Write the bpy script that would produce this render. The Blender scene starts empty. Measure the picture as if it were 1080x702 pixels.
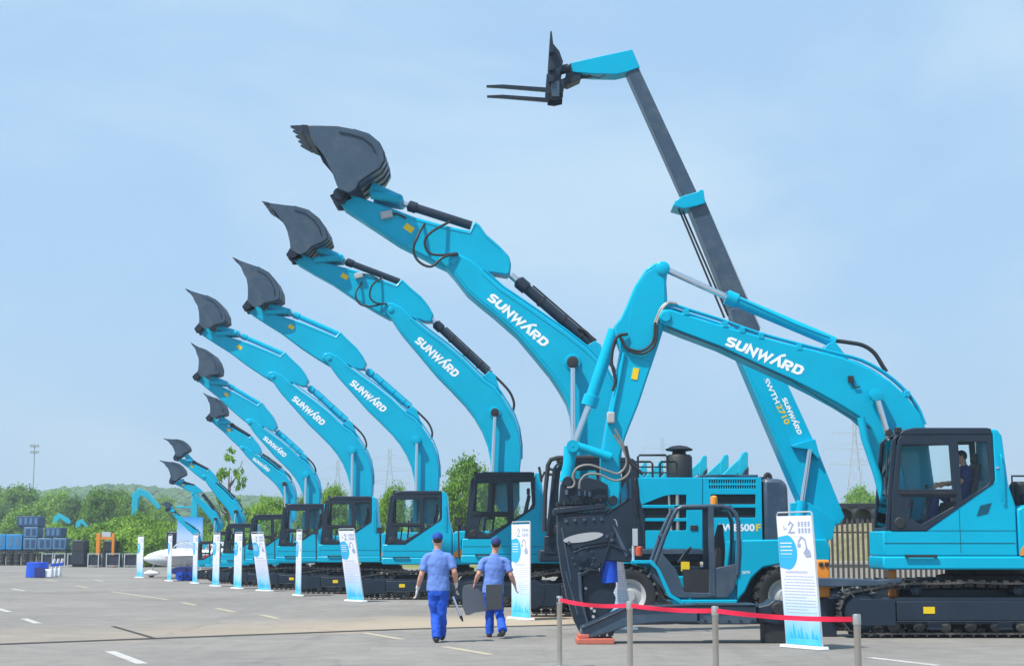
import bpy, bmesh, math, random
from mathutils import Vector, Matrix, noise
random.seed(7)
R = math.radians
scene = bpy.context.scene
COL = scene.collection

# ------------------------------------------------------------------ camera
FPX = 1600.0; CZ = 1.53
TH = math.atan(225 / FPX); CT, ST = math.cos(TH), math.sin(TH)
cam_d = bpy.data.cameras.new('camera'); cam = bpy.data.objects.new('camera', cam_d); COL.objects.link(cam)
cam.location = (0, 0, CZ); cam.rotation_euler = (math.pi / 2 + TH, 0, 0)
cam_d.sensor_width = 36; cam_d.lens = FPX / 1080 * 36; cam_d.clip_start = 0.1; cam_d.clip_end = 6000
scene.camera = cam

def ray(px, py):
    u = (px - 540) / FPX; v = (351 - py) / FPX
    return u, CT - v * ST, ST + v * CT
def at(px, py, Y):                       # photo pixel -> world point at depth Y
    u, d, z = ray(px, py); t = Y / d
    return Vector((u * t, Y, CZ + z * t))
def gnd(px, py, h=0.0):                  # photo pixel -> ground point
    u, d, z = ray(px, py); t = (h - CZ) / z
    return Vector((u * t, d * t, h))
def gY(py): return gnd(540, py).y
def ppm(Y): return FPX / Y               # pixels per metre at depth Y

# ------------------------------------------------------------------ materials
def mat(name, col, rough=.5, metal=0, coat=0, var=.12, vscale=6, bump=0, bscale=40, dirt=0, spec=.5, dcol=(.30, .27, .22)):
    m = bpy.data.materials.new(name); m.use_nodes = True
    nt = m.node_tree; b = nt.nodes['Principled BSDF']
    b.inputs['Roughness'].default_value = rough; b.inputs['Metallic'].default_value = metal
    b.inputs['Coat Weight'].default_value = coat; b.inputs['Coat Roughness'].default_value = .12
    b.inputs['Specular IOR Level'].default_value = spec
    tc = nt.nodes.new('ShaderNodeTexCoord')
    nz = nt.nodes.new('ShaderNodeTexNoise'); nz.inputs['Scale'].default_value = vscale; nz.inputs['Detail'].default_value = 5
    nt.links.new(tc.outputs['Object'], nz.inputs['Vector'])
    mx = nt.nodes.new('ShaderNodeMix'); mx.data_type = 'RGBA'
    lo = tuple(c * (1 - var) for c in col); hi = tuple(min(1, c * (1 + var)) for c in col)
    mx.inputs[6].default_value = (*lo, 1); mx.inputs[7].default_value = (*hi, 1)
    nt.links.new(nz.outputs['Fac'], mx.inputs[0])
    out = mx.outputs[2]
    if dirt:
        n2 = nt.nodes.new('ShaderNodeTexNoise'); n2.inputs['Scale'].default_value = 2.3; n2.inputs['Detail'].default_value = 9; n2.inputs['Roughness'].default_value = .7
        nt.links.new(tc.outputs['Object'], n2.inputs['Vector'])
        rp = nt.nodes.new('ShaderNodeMapRange'); rp.inputs[1].default_value = .48; rp.inputs[2].default_value = .75; rp.inputs[4].default_value = dirt
        nt.links.new(n2.outputs['Fac'], rp.inputs[0])
        m2 = nt.nodes.new('ShaderNodeMix'); m2.data_type = 'RGBA'; m2.inputs[7].default_value = (*dcol, 1)
        nt.links.new(rp.outputs[0], m2.inputs[0]); nt.links.new(out, m2.inputs[6]); out = m2.outputs[2]
    nt.links.new(out, b.inputs['Base Color'])
    rr = nt.nodes.new('ShaderNodeMapRange'); rr.inputs[3].default_value = max(0, rough - .08); rr.inputs[4].default_value = min(1, rough + .12)
    nt.links.new(nz.outputs['Fac'], rr.inputs[0]); nt.links.new(rr.outputs[0], b.inputs['Roughness'])
    if bump:
        bn = nt.nodes.new('ShaderNodeTexNoise'); bn.inputs['Scale'].default_value = bscale; bn.inputs['Detail'].default_value = 4
        nt.links.new(tc.outputs['Object'], bn.inputs['Vector'])
        bp = nt.nodes.new('ShaderNodeBump'); bp.inputs['Strength'].default_value = bump; bp.inputs['Distance'].default_value = .02
        nt.links.new(bn.outputs['Fac'], bp.inputs['Height']); nt.links.new(bp.outputs['Normal'], b.inputs['Normal'])
    return m

M = {}
M['turq'] = mat('turquoise_paint', (.0, .40, .60), .30, coat=.08, var=.13, vscale=1.1, dirt=.22, dcol=(.015, .27, .40), spec=.14)
M['turq2'] = mat('turquoise_paint_far', (.0, .40, .55), .45, var=.08, spec=.3)
M['steel'] = mat('dark_steel_paint', (.017, .029, .048), .4, coat=.04, var=.2, vscale=3, dirt=.22, dcol=(.05, .06, .075), spec=.28)
M['grey'] = mat('slate_grey_paint', (.038, .068, .108), .36, coat=.12, var=.22, vscale=2.0, dirt=.45, dcol=(.15, .17, .19), bump=.12, bscale=9)
M['black'] = mat('black_rubber', (.018, .02, .024), .6, var=.2, dirt=.2, dcol=(.08, .075, .07))
M['track'] = mat('track_steel', (.035, .036, .04), .55, metal=.2, var=.3, vscale=9, dirt=.6, dcol=(.26, .22, .17), bump=.3)
M['chrome'] = mat('chrome_rod', (.72, .74, .77), .14, metal=1, var=.04)
M['white'] = mat('white_paint', (.82, .83, .85), .4, var=.03)
M['whitelet'] = mat('white_lettering', (.86, .88, .9), .5, var=.02)
M['yellow'] = mat('yellow_decal', (.80, .56, .01), .45, var=.1)
M['orange'] = mat('orange_paint', (.74, .24, .012), .4, var=.1)
M['red'] = mat('red_paint', (.62, .012, .03), .5, var=.1)
M['belt'] = mat('red_webbing', (.72, .006, .05), .6, var=.08, bump=.2, bscale=300)
M['stain'] = mat('brushed_steel', (.50, .47, .43), .32, metal=.75, var=.12)
M['blue'] = mat('royal_blue', (.006, .085, .62), .55, var=.12, bump=.2)
M['skin'] = mat('skin', (.58, .30, .21), .5, var=.08)
M['shirt'] = mat('blue_tshirt', (.13, .235, .60), .85, var=.04, bump=.35, bscale=14)
M['jeans'] = mat('blue_trousers', (.008, .085, .56), .8, var=.14, bump=.4, bscale=14)
M['navy'] = mat('navy_cloth', (.02, .03, .16), .8, var=.15)
M['capblue'] = mat('blue_cap', (.008, .055, .34), .75, var=.15)
M['shoe'] = mat('black_shoe', (.02, .02, .022), .5, var=.2)
M['glove'] = mat('white_glove', (.62, .62, .60), .85, var=.12)
M['hair'] = mat('black_hair', (.012, .010, .010), .5, var=.2)
M['hosegrey'] = mat('grey_hose', (.22, .21, .19), .5, var=.1)
M['darkblue'] = mat('dark_blue_case', (.02, .06, .16), .55, var=.2, dirt=.3, dcol=(.12, .16, .22))
M['darkcase'] = mat('dark_case', (.014, .022, .042), .5, var=.2, dirt=.3, dcol=(.07, .08, .10))
M['board'] = mat('grey_board', (.085, .10, .13), .5, var=.12, vscale=3)
M['board2'] = mat('dark_board', (.045, .05, .055), .6, var=.12, vscale=3)
M['alu'] = mat('aluminium', (.66, .68, .70), .35, metal=.6, var=.06)
M['seatcloth'] = mat('grey_seat', (.04, .042, .05), .7, var=.2)
M['silver'] = mat('pale_oval_plate', (.42, .43, .44), .5, var=.06)
M['block'] = mat('red_timber_block', (.50, .13, .09), .8, var=.25, vscale=12)
M['wood'] = mat('timber', (.33, .22, .12), .8, var=.25, vscale=10)
M['concrete'] = mat('concrete', (.50, .49, .46), .85, var=.12, vscale=2, bump=.3)
M['bluebox'] = mat('pale_blue_panel', (.07, .19, .34), .55, var=.25, dirt=.5, dcol=(.16, .2, .25))
M['cyanbox'] = mat('bright_blue_panel', (.01, .24, .55), .5, var=.12)
M['louver'] = mat('louvre_black', (.008, .010, .014), .5, var=.2)
M['bark'] = mat('bark', (.13, .10, .075), .9, var=.3, bump=.6)
M['pylon'] = mat('galvanised_steel', (.42, .46, .50), .6, var=.1)
M['bar'] = mat('fence_bar', (.06, .052, .045), .6, var=.25)
M['pipe'] = mat('black_pipe', (.025, .028, .034), .5, var=.2)
M['tan'] = mat('dry_earth', (.42, .33, .22), .95, var=.25, vscale=.7, bump=.5, bscale=3)
M['amber'] = mat('amber_lens', (.85, .30, .02), .25, var=.05)
M['redlens'] = mat('red_lens', (.55, .08, .03), .3, var=.05)
M['printblue'] = mat('print_blue', (.03, .42, .72), .6, var=.05)
M['printink'] = mat('print_ink', (.33, .38, .52), .7, var=.05)
M['printpale'] = mat('print_pale_ink', (.55, .57, .68), .7, var=.05)

def glass_mat():
    m = bpy.data.materials.new('cab_glass'); m.use_nodes = True; nt = m.node_tree
    nt.nodes.remove(nt.nodes['Principled BSDF']); o = nt.nodes['Material Output']
    t = nt.nodes.new('ShaderNodeBsdfTransparent'); t.inputs[0].default_value = (.955, .99, .985, 1)
    g = nt.nodes.new('ShaderNodeBsdfGlossy'); g.inputs['Roughness'].default_value = .03
    f = nt.nodes.new('ShaderNodeFresnel'); f.inputs[0].default_value = 1.27
    x = nt.nodes.new('ShaderNodeMixShader')
    nt.links.new(f.outputs[0], x.inputs[0]); nt.links.new(t.outputs[0], x.inputs[1]); nt.links.new(g.outputs[0], x.inputs[2])
    nt.links.new(x.outputs[0], o.inputs[0]); return m
M['glass'] = glass_mat()

def banner_mat(name, seed):
    m = bpy.data.materials.new(name); m.use_nodes = True; nt = m.node_tree; b = nt.nodes['Principled BSDF']
    b.inputs['Roughness'].default_value = .55
    tc = nt.nodes.new('ShaderNodeTexCoord'); sp = nt.nodes.new('ShaderNodeSeparateXYZ'); nt.links.new(tc.outputs['Generated'], sp.inputs[0])
    nz = nt.nodes.new('ShaderNodeTexNoise'); nz.inputs['Scale'].default_value = 2.2; nt.links.new(tc.outputs['Generated'], nz.inputs[0])
    ad = nt.nodes.new('ShaderNodeMath'); ad.operation = 'MULTIPLY_ADD'; ad.inputs[1].default_value = .16
    nt.links.new(nz.outputs['Fac'], ad.inputs[0]); nt.links.new(sp.outputs[2], ad.inputs[2])
    cr = nt.nodes.new('ShaderNodeValToRGB'); e = cr.color_ramp.elements
    e[0].position = .08; e[0].color = (.03, .42, .72, 1); e[1].position = .95; e[1].color = (.80, .81, .88, 1)
    a = e.new(.15); a.color = (.10, .52, .80, 1)
    a = e.new(.30); a.color = (.42, .66, .88, 1)
    a = e.new(.50); a.color = (.74, .77, .90, 1)
    nt.links.new(ad.outputs[0], cr.inputs[0]); nt.links.new(cr.outputs[0], b.inputs['Base Color'])
    return m
M['banner'] = banner_mat('printed_banner', 1)

def leaf_mat(name, c0, c1, trans=.25):
    m = bpy.data.materials.new(name); m.use_nodes = True; nt = m.node_tree; b = nt.nodes['Principled BSDF']
    b.inputs['Roughness'].default_value = .6; b.inputs['Specular IOR Level'].default_value = .25
    tc = nt.nodes.new('ShaderNodeTexCoord'); nz = nt.nodes.new('ShaderNodeTexNoise'); nz.inputs['Scale'].default_value = .9; nz.inputs['Detail'].default_value = 8; nz.inputs['Roughness'].default_value = .75
    nt.links.new(tc.outputs['Object'], nz.inputs[0])
    oi = nt.nodes.new('ShaderNodeObjectInfo')
    ad = nt.nodes.new('ShaderNodeMath'); ad.operation = 'MULTIPLY_ADD'; ad.inputs[1].default_value = .25
    nt.links.new(oi.outputs['Random'], ad.inputs[0]); nt.links.new(nz.outputs['Fac'], ad.inputs[2])
    cr = nt.nodes.new('ShaderNodeValToRGB'); e = cr.color_ramp.elements
    e[0].position = .38; e[0].color = (*c0, 1); e[1].position = .82; e[1].color = (*c1, 1)
    nt.links.new(ad.outputs[0], cr.inputs[0]); nt.links.new(cr.outputs[0], b.inputs['Base Color'])
    tr = nt.nodes.new('ShaderNodeBsdfTranslucent'); nt.links.new(cr.outputs[0], tr.inputs[0])
    mx = nt.nodes.new('ShaderNodeMixShader'); mx.inputs[0].default_value = trans
    nt.links.new(b.outputs[0], mx.inputs[1]); nt.links.new(tr.outputs[0], mx.inputs[2])
    nt.links.new(mx.outputs[0], nt.nodes['Material Output'].inputs[0]); return m
M['leaf'] = leaf_mat('leaf_mid', (.075, .18, .012), (.20, .38, .03))
M['leaf2'] = leaf_mat('leaf_bright', (.12, .26, .015), (.28, .48, .04))
M['leaf3'] = leaf_mat('leaf_dark', (.04, .11, .02), (.10, .21, .045))
M['wood_far'] = leaf_mat('far_wood', (.04, .105, .03), (.10, .20, .055), .1)

# ------------------------------------------------------------------ object helpers
def tag(o, label=None, cat=None, group=None, kind=None):
    if label: o['label'] = label
    if cat: o['category'] = cat
    if group: o['group'] = group
    if kind: o['kind'] = kind
    return o
def thing(name, loc, label, cat, group=None):
    o = bpy.data.objects.new(name, None); COL.objects.link(o); o.location = loc; o.empty_display_size = .3
    return tag(o, label, cat, group)
def root_of(o):
    while o.parent: o = o.parent
    return o
def dup(o, loc=None, rotz=None, scale=None, parent=None, label=None):
    c = o.copy(); COL.objects.link(c)
    if parent: c.parent = parent
    if loc is not None: c.location = loc
    if rotz is not None: c.rotation_euler.z = rotz
    if scale is not None: c.scale = scale if hasattr(scale, '__len__') else (scale,) * 3
    if label: c['label'] = label
    for ch in list(o.children): dup(ch, parent=c)
    return c

class MB:
    """collects shapes in WORLD coordinates; build() makes them one mesh under a parent (unrotated root)"""
    def __init__(s): s.bm = bmesh.new()
    def prism(s, pts, y0, y1, holes=()):
        bm = s.bm; es = []
        for lp in (pts, *holes):
            vs = [bm.verts.new((p[0], y0, p[1])) for p in lp]
            if not holes:
                f = bm.faces.new(vs); r = [f]
            else:
                es += [bm.edges.new((vs[i], vs[(i + 1) % len(vs)])) for i in range(len(vs))]
        if holes:
            r = [g for g in bmesh.ops.triangle_fill(bm, use_beauty=True, edges=es)['geom'] if isinstance(g, bmesh.types.BMFace)]
        ex = bmesh.ops.extrude_face_region(bm, geom=r)
        vv = [v for v in ex['geom'] if isinstance(v, bmesh.types.BMVert)]
        bmesh.ops.translate(bm, vec=(0, y1 - y0, 0), verts=vv)
        return s
    def quadhex(s, a, b):                       # two rings of equal size -> closed solid
        bm = s.bm; n = len(a)
        va = [bm.verts.new(p) for p in a]; vb = [bm.verts.new(p) for p in b]
        bm.faces.new(va); bm.faces.new(vb[::-1])
        for i in range(n): bm.faces.new((va[i], vb[i], vb[(i + 1) % n], va[(i + 1) % n]))
        return s
    def box(s, x0, x1, y0, y1, z0, z1):
        return s.quadhex([(x0, y0, z0), (x1, y0, z0), (x1, y0, z1), (x0, y0, z1)], [(x0, y1, z0), (x1, y1, z0), (x1, y1, z1), (x0, y1, z1)])
    def obox(s, c, size, mat3=None):
        mt = (mat3.to_4x4() if mat3 else Matrix.Identity(4)); mt.translation = c
        h = [x / 2 for x in size]
        f = lambda x, y, z: mt @ Vector((x * h[0], y * h[1], z * h[2]))
        return s.quadhex([f(-1, -1, -1), f(1, -1, -1), f(1, -1, 1), f(-1, -1, 1)], [f(-1, 1, -1), f(1, 1, -1), f(1, 1, 1), f(-1, 1, 1)])
    def tube(s, pts, r, n=8, smooth=0):
        pts = [Vector(p) for p in pts]
        if smooth and len(pts) > 2:
            q = []
            P = [pts[0] * 2 - pts[1]] + pts + [pts[-1] * 2 - pts[-2]]
            for i in range(1, len(P) - 2):
                for k in range(smooth):
                    t = k / smooth; p0, p1, p2, p3 = P[i - 1:i + 3]
                    q.append(.5 * ((2 * p1) + (p2 - p0) * t + (2 * p0 - 5 * p1 + 4 * p2 - p3) * t * t + (3 * p1 - p0 - 3 * p2 + p3) * t ** 3))
            q.append(pts[-1]); pts = q
        rs = r if hasattr(r, '__len__') else [r] * len(pts)
        if len(rs) != len(pts): rs = [rs[0] + (rs[-1] - rs[0]) * i / (len(pts) - 1) for i in range(len(pts))]
        bm = s.bm; prev = None; u = None; first = None
        for i, p in enumerate(pts):
            t = (pts[min(i + 1, len(pts) - 1)] - pts[max(i - 1, 0)]).normalized()
            if u is None:
                u = t.orthogonal().normalized()
            u = (u - t * u.dot(t)).normalized(); v = t.cross(u)
            ring = [bm.verts.new(p + (u * math.cos(a) + v * math.sin(a)) * rs[i]) for a in (2 * math.pi * k / n for k in range(n))]
            if prev:
                for k in range(n): bm.faces.new((prev[k], prev[(k + 1) % n], ring[(k + 1) % n], ring[k]))
            else: first = ring
            prev = ring
        bm.faces.new(first[::-1]); bm.faces.new(prev); return s
    def cyl(s, p0, p1, r0, r1=None, n=16): return s.tube([p0, p1], [r0, r0 if r1 is None else r1], n)
    def lathe(s, prof, c, axis='Z', n=24, caps=True):
        bm = s.bm; rings = []
        for (r, h) in prof:
            ring = []
            for k in range(n):
                a = 2 * math.pi * k / n; x, y = r * math.cos(a), r * math.sin(a)
                v = {'Z': (x, y, h), 'Y': (x, h, y), 'X': (h, x, y)}[axis]
                ring.append(bm.verts.new(Vector(c) + Vector(v)))
            rings.append(ring)
        for a, b in zip(rings, rings[1:]):
            for k in range(n): bm.faces.new((a[k], a[(k + 1) % n], b[(k + 1) % n], b[k]))
        if caps: bm.faces.new(rings[0][::-1]); bm.faces.new(rings[-1])
        return s
    def loft(s, rings, n=14, up=(0, 1, 0)):
        """rings: (centre, ra, rb): ra across, rb along 'up' direction projected"""
        bm = s.bm; prev = None; first = None
        cs = [Vector(r[0]) for r in rings]
        for i, (c, ra, rb) in enumerate(rings):
            t = (cs[min(i + 1, len(cs) - 1)] - cs[max(i - 1, 0)]).normalized()
            w = Vector(up); w = (w - t * w.dot(t)).normalized(); u = t.cross(w)
            ring = [bm.verts.new(cs[i] + u * ra * math.cos(a) + w * rb * math.sin(a)) for a in (2 * math.pi * k / n for k in range(n))]
            if prev:
                for k in range(n): bm.faces.new((prev[k], prev[(k + 1) % n], ring[(k + 1) % n], ring[k]))
            else: first = ring
            prev = ring
        bm.faces.new(first[::-1]); bm.faces.new(prev); return s
    def ball(s, c, r, sub=2):
        rr = r if hasattr(r, '__len__') else (r, r, r)
        bmesh.ops.create_icosphere(s.bm, subdivisions=sub, radius=1, matrix=Matrix.Translation(c) @ Matrix.Diagonal((*rr, 1)))
        return s
    def build(s, name, m, parent=None, bevel=0, smooth=True, label=None, remesh=0, recalc=True, sharp=38):
        if recalc: bmesh.ops.recalc_face_normals(s.bm, faces=s.bm.faces)
        if parent is not None:
            bmesh.ops.translate(s.bm, vec=-root_of(parent).location, verts=s.bm.verts)
        me = bpy.data.meshes.new(name); s.bm.to_mesh(me); s.bm.free()
        if smooth:
            me.polygons.foreach_set('use_smooth', [True] * len(me.polygons))
            if not remesh: me.set_sharp_from_angle(angle=R(sharp))
        me.materials.append(m)
        o = bpy.data.objects.new(name, me); COL.objects.link(o)
        if parent is not None: o.parent = parent
        if bevel:
            b = o.modifiers.new('bevel', 'BEVEL'); b.width = bevel; b.segments = 2; b.limit_method = 'ANGLE'; b.angle_limit = R(40); b.harden_normals = False
        if remesh:
            b = o.modifiers.new('remesh', 'REMESH'); b.mode = 'VOXEL'; b.voxel_size = remesh; b.use_smooth_shade = True
            b = o.modifiers.new('smooth', 'SMOOTH'); b.iterations = 4; b.factor = .5
        if label: o['label'] = label
        return o

# stroke lettering ---------------------------------------------------
def stroke(mb2, pts, t, closed=False):
    """mitred ribbon in 2D; appended to list of quads"""
    P = [Vector((p[0], p[1])) for p in pts]; n = len(P); L = []; Rr = []
    for i in range(n):
        if closed: a, b = P[i - 1], P[(i + 1) % n]
        else: a, b = (P[i - 1] if i else None), (P[i + 1] if i < n - 1 else None)
        d1 = (P[i] - a).normalized() if a is not None else None; d2 = (b - P[i]).normalized() if b is not None else None
        if d1 is None: d1 = d2
        if d2 is None: d2 = d1
        n1 = Vector((-d1.y, d1.x)); n2 = Vector((-d2.y, d2.x)); mm = (n1 + n2)
        if mm.length < .2: mm = n1
        mm.normalize(); k = t / 2 / max(.38, mm.dot(n1))
        L.append(P[i] + mm * k); Rr.append(P[i] - mm * k)
    for i in range(n if closed else n - 1):
        j = (i + 1) % n
        mb2.append((Rr[i], Rr[j], L[j], L[i]))
LOGO = {
 'S': (.72, [([(.66, .88), (.2, .88), (.08, .78), (.08, .62), (.2, .52), (.52, .48), (.64, .38), (.64, .22), (.52, .12), (.04, .12)], 0)]),
 'U': (.80, [([(.10, 1), (.10, .26), (.24, .12), (.56, .12), (.70, .26), (.70, 1)], 0)]),
 'N': (.84, [([(.10, 0), (.10, .90), (.70, .10), (.70, 1)], 0)]),
 'W': (1.10, [([(.04, 1), (.28, .10), (.54, .80), (.80, .10), (1.04, 1)], 0)]),
 'A': (.78, [([(.02, 0), (.40, .92), (.78, 0)], 0), ([(.46, 1.12), (.74, 1.38)], 0)]),
 'R': (.80, [([(.12, 0), (.12, .88), (.56, .88), (.68, .76), (.68, .58), (.56, .46), (.26, .46)], 0), ([(.40, .34), (.66, 0)], 0)]),
 'D': (.80, [([(.12, .12), (.12, .88), (.52, .88), (.68, .72), (.68, .28), (.52, .12)], 1)]),
}
def logo_quads(word='SUNWARD', t=.25, gap=.11, slant=0.14):
    q = []; x = 0
    for ch in word:
        w, strokes = LOGO[ch]
        tmp = []
        for pts, cl in strokes: stroke(tmp, pts, t, cl)
        q += [[Vector((p.x + x + slant * p.y, p.y)) for p in quad] for quad in tmp]
        x += w + gap
    return q, x - gap
def text_polys(txt, bold=.02):
    cu = bpy.data.curves.new('lettering', 'FONT'); cu.body = txt; cu.size = 1.0; cu.offset = bold; cu.resolution_u = 3
    o = bpy.data.objects.new('lettering', cu); COL.objects.link(o)
    dg = bpy.context.evaluated_depsgraph_get(); me = bpy.data.meshes.new_from_object(o.evaluated_get(dg))
    polys = [[Vector((me.vertices[i].co.x, me.vertices[i].co.y)) for i in p.vertices] for p in me.polygons]
    bpy.data.objects.remove(o); bpy.data.curves.remove(cu); bpy.data.meshes.remove(me)
    xs = [v.x for p in polys for v in p]
    return [[Vector((v.x - min(xs), v.y)) for v in p] for p in polys], max(xs) - min(xs)
def put_polys(polys, width, height_units, p0, p1, h, name, m, parent):
    """p0->p1 world baseline in a plane of constant Y; h = cap height in metres"""
    p0 = Vector(p0); e = Vector(p1) - p0; L = e.length; e.normalize(); up = Vector((-e.z, 0, e.x))
    if up.z < 0 and abs(e.x) > abs(e.z): up = -up
    mb = MB()
    for q in polys:
        vs = [mb.bm.verts.new(p0 + e * (v.x / width * L) + up * (v.y / height_units * h)) for v in q]
        try: mb.bm.faces.new(vs)
        except ValueError: pass
    bmesh.ops.recalc_face_normals(mb.bm, faces=mb.bm.faces)
    return mb.build(name, m, parent, smooth=False, recalc=False)
LQ, LW = logo_quads()
def put_logo(p0, p1, h, parent, name='lettering'): return put_polys(LQ, LW, 1.0, p0, p1, h * 1.04, name, M['whitelet'], parent)

# ------------------------------------------------------------------ undercarriage
def undercarriage(root, x0, L, yn, sw, gauge, s, sticker=True, detail=True):
    """x0 front end, L length, yn near face of near track, sw shoe width, gauge offset to far track"""
    H = .93 * s
    for side in (0, 1):
        ya = yn + side * gauge; yb = ya + sw; yc = (ya + yb) / 2
        # path
        pts = []
        ci = Vector((x0 + .42 * s, .43 * s)); ri = .36 * s; cs = Vector((x0 + L - .46 * s, .47 * s)); rs = .40 * s
        for a in range(-90, -255, -15): pts.append(ci + Vector((math.cos(R(a)), math.sin(R(a)))) * ri)
        pts.append(Vector((x0 + .95 * s, H - .06 * s)));
        for k in range(1, 6): 
            t = k / 6; pts.append(Vector((x0 + .95 * s + (L - 1.9 * s) * t, H - .02 * s - .025 * s * math.sin(t * math.pi * 2) ** 2)))
        for a in range(105, -91, -15): pts.append(cs + Vector((math.cos(R(a)), math.sin(R(a)))) * rs)
        pts[0].y = .07 * s; pts[-1].y = .07 * s
        pts.append(pts[0].copy())
        seg = [(pts[i + 1] - pts[i]).length for i in range(len(pts) - 1)]; tot = sum(seg)
        n = int(tot / (.19 * s)); mb = MB()
        for k in range(n):
            d = (k + .5) / n * tot; i = 0
            while d > seg[i]: d -= seg[i]; i += 1
            tng = (pts[i + 1] - pts[i]).normalized(); c = pts[i] + tng * d
            rot = Matrix(((tng.x, 0, -tng.y), (0, 1, 0), (tng.y, 0, tng.x)))
            C3 = Vector((c.x, yc, c.y))
            mb.obox(C3, (.175 * s, sw, .03 * s), rot)
            nrm = rot @ Vector((0, 0, 1))
            # outward = away from centre line (rot's z for cw path)
            out = nrm if nrm.dot(Vector((c.x - (x0 + L / 2), 0, c.y - .47 * s))) > 0 else -nrm
            mb.obox(C3 + out * .03 * s, (.03 * s, sw, .035 * s), rot)
            if detail: mb.obox(C3 - out * .045 * s, (.14 * s, .16 * s, .06 * s), rot)
        tr = mb.build('track', M['track'], root, bevel=0)
        mb = MB()
        y0, y1 = ya + sw * .12, yb - sw * .12
        mb.prism([(x0 + .66 * s, .22 * s), (x0 + .62 * s, .60 * s), (x0 + 1.1 * s, .66 * s), (x0 + L - .9 * s, .66 * s), (x0 + L - .82 * s, .22 * s)], y0, y1)
        mb.box(x0 + 1.0 * s, x0 + L - .95 * s, ya + .02 * s, y0 + .01, .285 * s, .60 * s)
        mb.box(x0 + .99 * s, x0 + L - .94 * s, ya - .01 * s, ya + .018 * s, .262 * s, .282 * s)
        for kk in (.36, .62): mb.box(x0 + L * kk - .12 * s, x0 + L * kk + .12 * s, ya + .03 * s, y0 + .02, .13 * s, .26 * s)
        mb.box(x0 + .40 * s, x0 + .98 * s, ya + .015 * s, y0 + .01, .20 * s, .64 * s)
        fr = mb.build('track_frame', M['steel'], root, bevel=.015 * s)
        mb = MB(); mb.lathe([(.10 * s, -.27 * s), (.27 * s, -.26 * s), (.33 * s, -.20 * s), (.33 * s, .20 * s), (.27 * s, .26 * s), (.10 * s, .27 * s)], (ci.x, yc, ci.y), 'Y', 24).build('idler', M['steel'], tr)
        mb = MB(); mb.lathe([(.12 * s, -.28 * s), (.26 * s, -.26 * s), (.28 * s, -.1 * s), (.37 * s, -.05 * s), (.37 * s, .05 * s), (.28 * s, .1 * s), (.26 * s, .26 * s), (.12 * s, .28 * s)], (cs.x, yc, cs.y), 'Y', 20).build('sprocket', M['steel'], tr)
        if side == 0:
            nr = 7
            for k in range(nr):
                x = x0 + .95 * s + (L - 1.95 * s) * k / (nr - 1)
                MB().lathe([(.05 * s, -.25 * s), (.10 * s, -.23 * s), (.115 * s, -.12 * s), (.115 * s, .2 * s), (.06 * s, .24 * s)], (x, yc, .19 * s), 'Y', 16).build('roller', M['track'], fr)
            for k in (.3, .68):
                MB().lathe([(.04 * s, -.24 * s), (.09 * s, -.2 * s), (.09 * s, .2 * s), (.04 * s, .24 * s)], (x0 + L * k, yc, .78 * s), 'Y', 14).build('carrier_roller', M['steel'], fr)
            if sticker:
                MB().box(x0 + 1.44 * s, x0 + 1.63 * s, ya + .012 * s, ya + .02 * s, .40 * s, .51 * s).build('warning_sticker', M['yellow'], fr)
    # car body between tracks
    mb = MB(); mb.box(x0 + 1.2 * s, x0 + L - 1.2 * s, yn + sw * .9, yn + gauge + sw * .1, .40 * s, .80 * s)
    mb.build('carbody', M['steel'], root, bevel=.03 * s)

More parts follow.
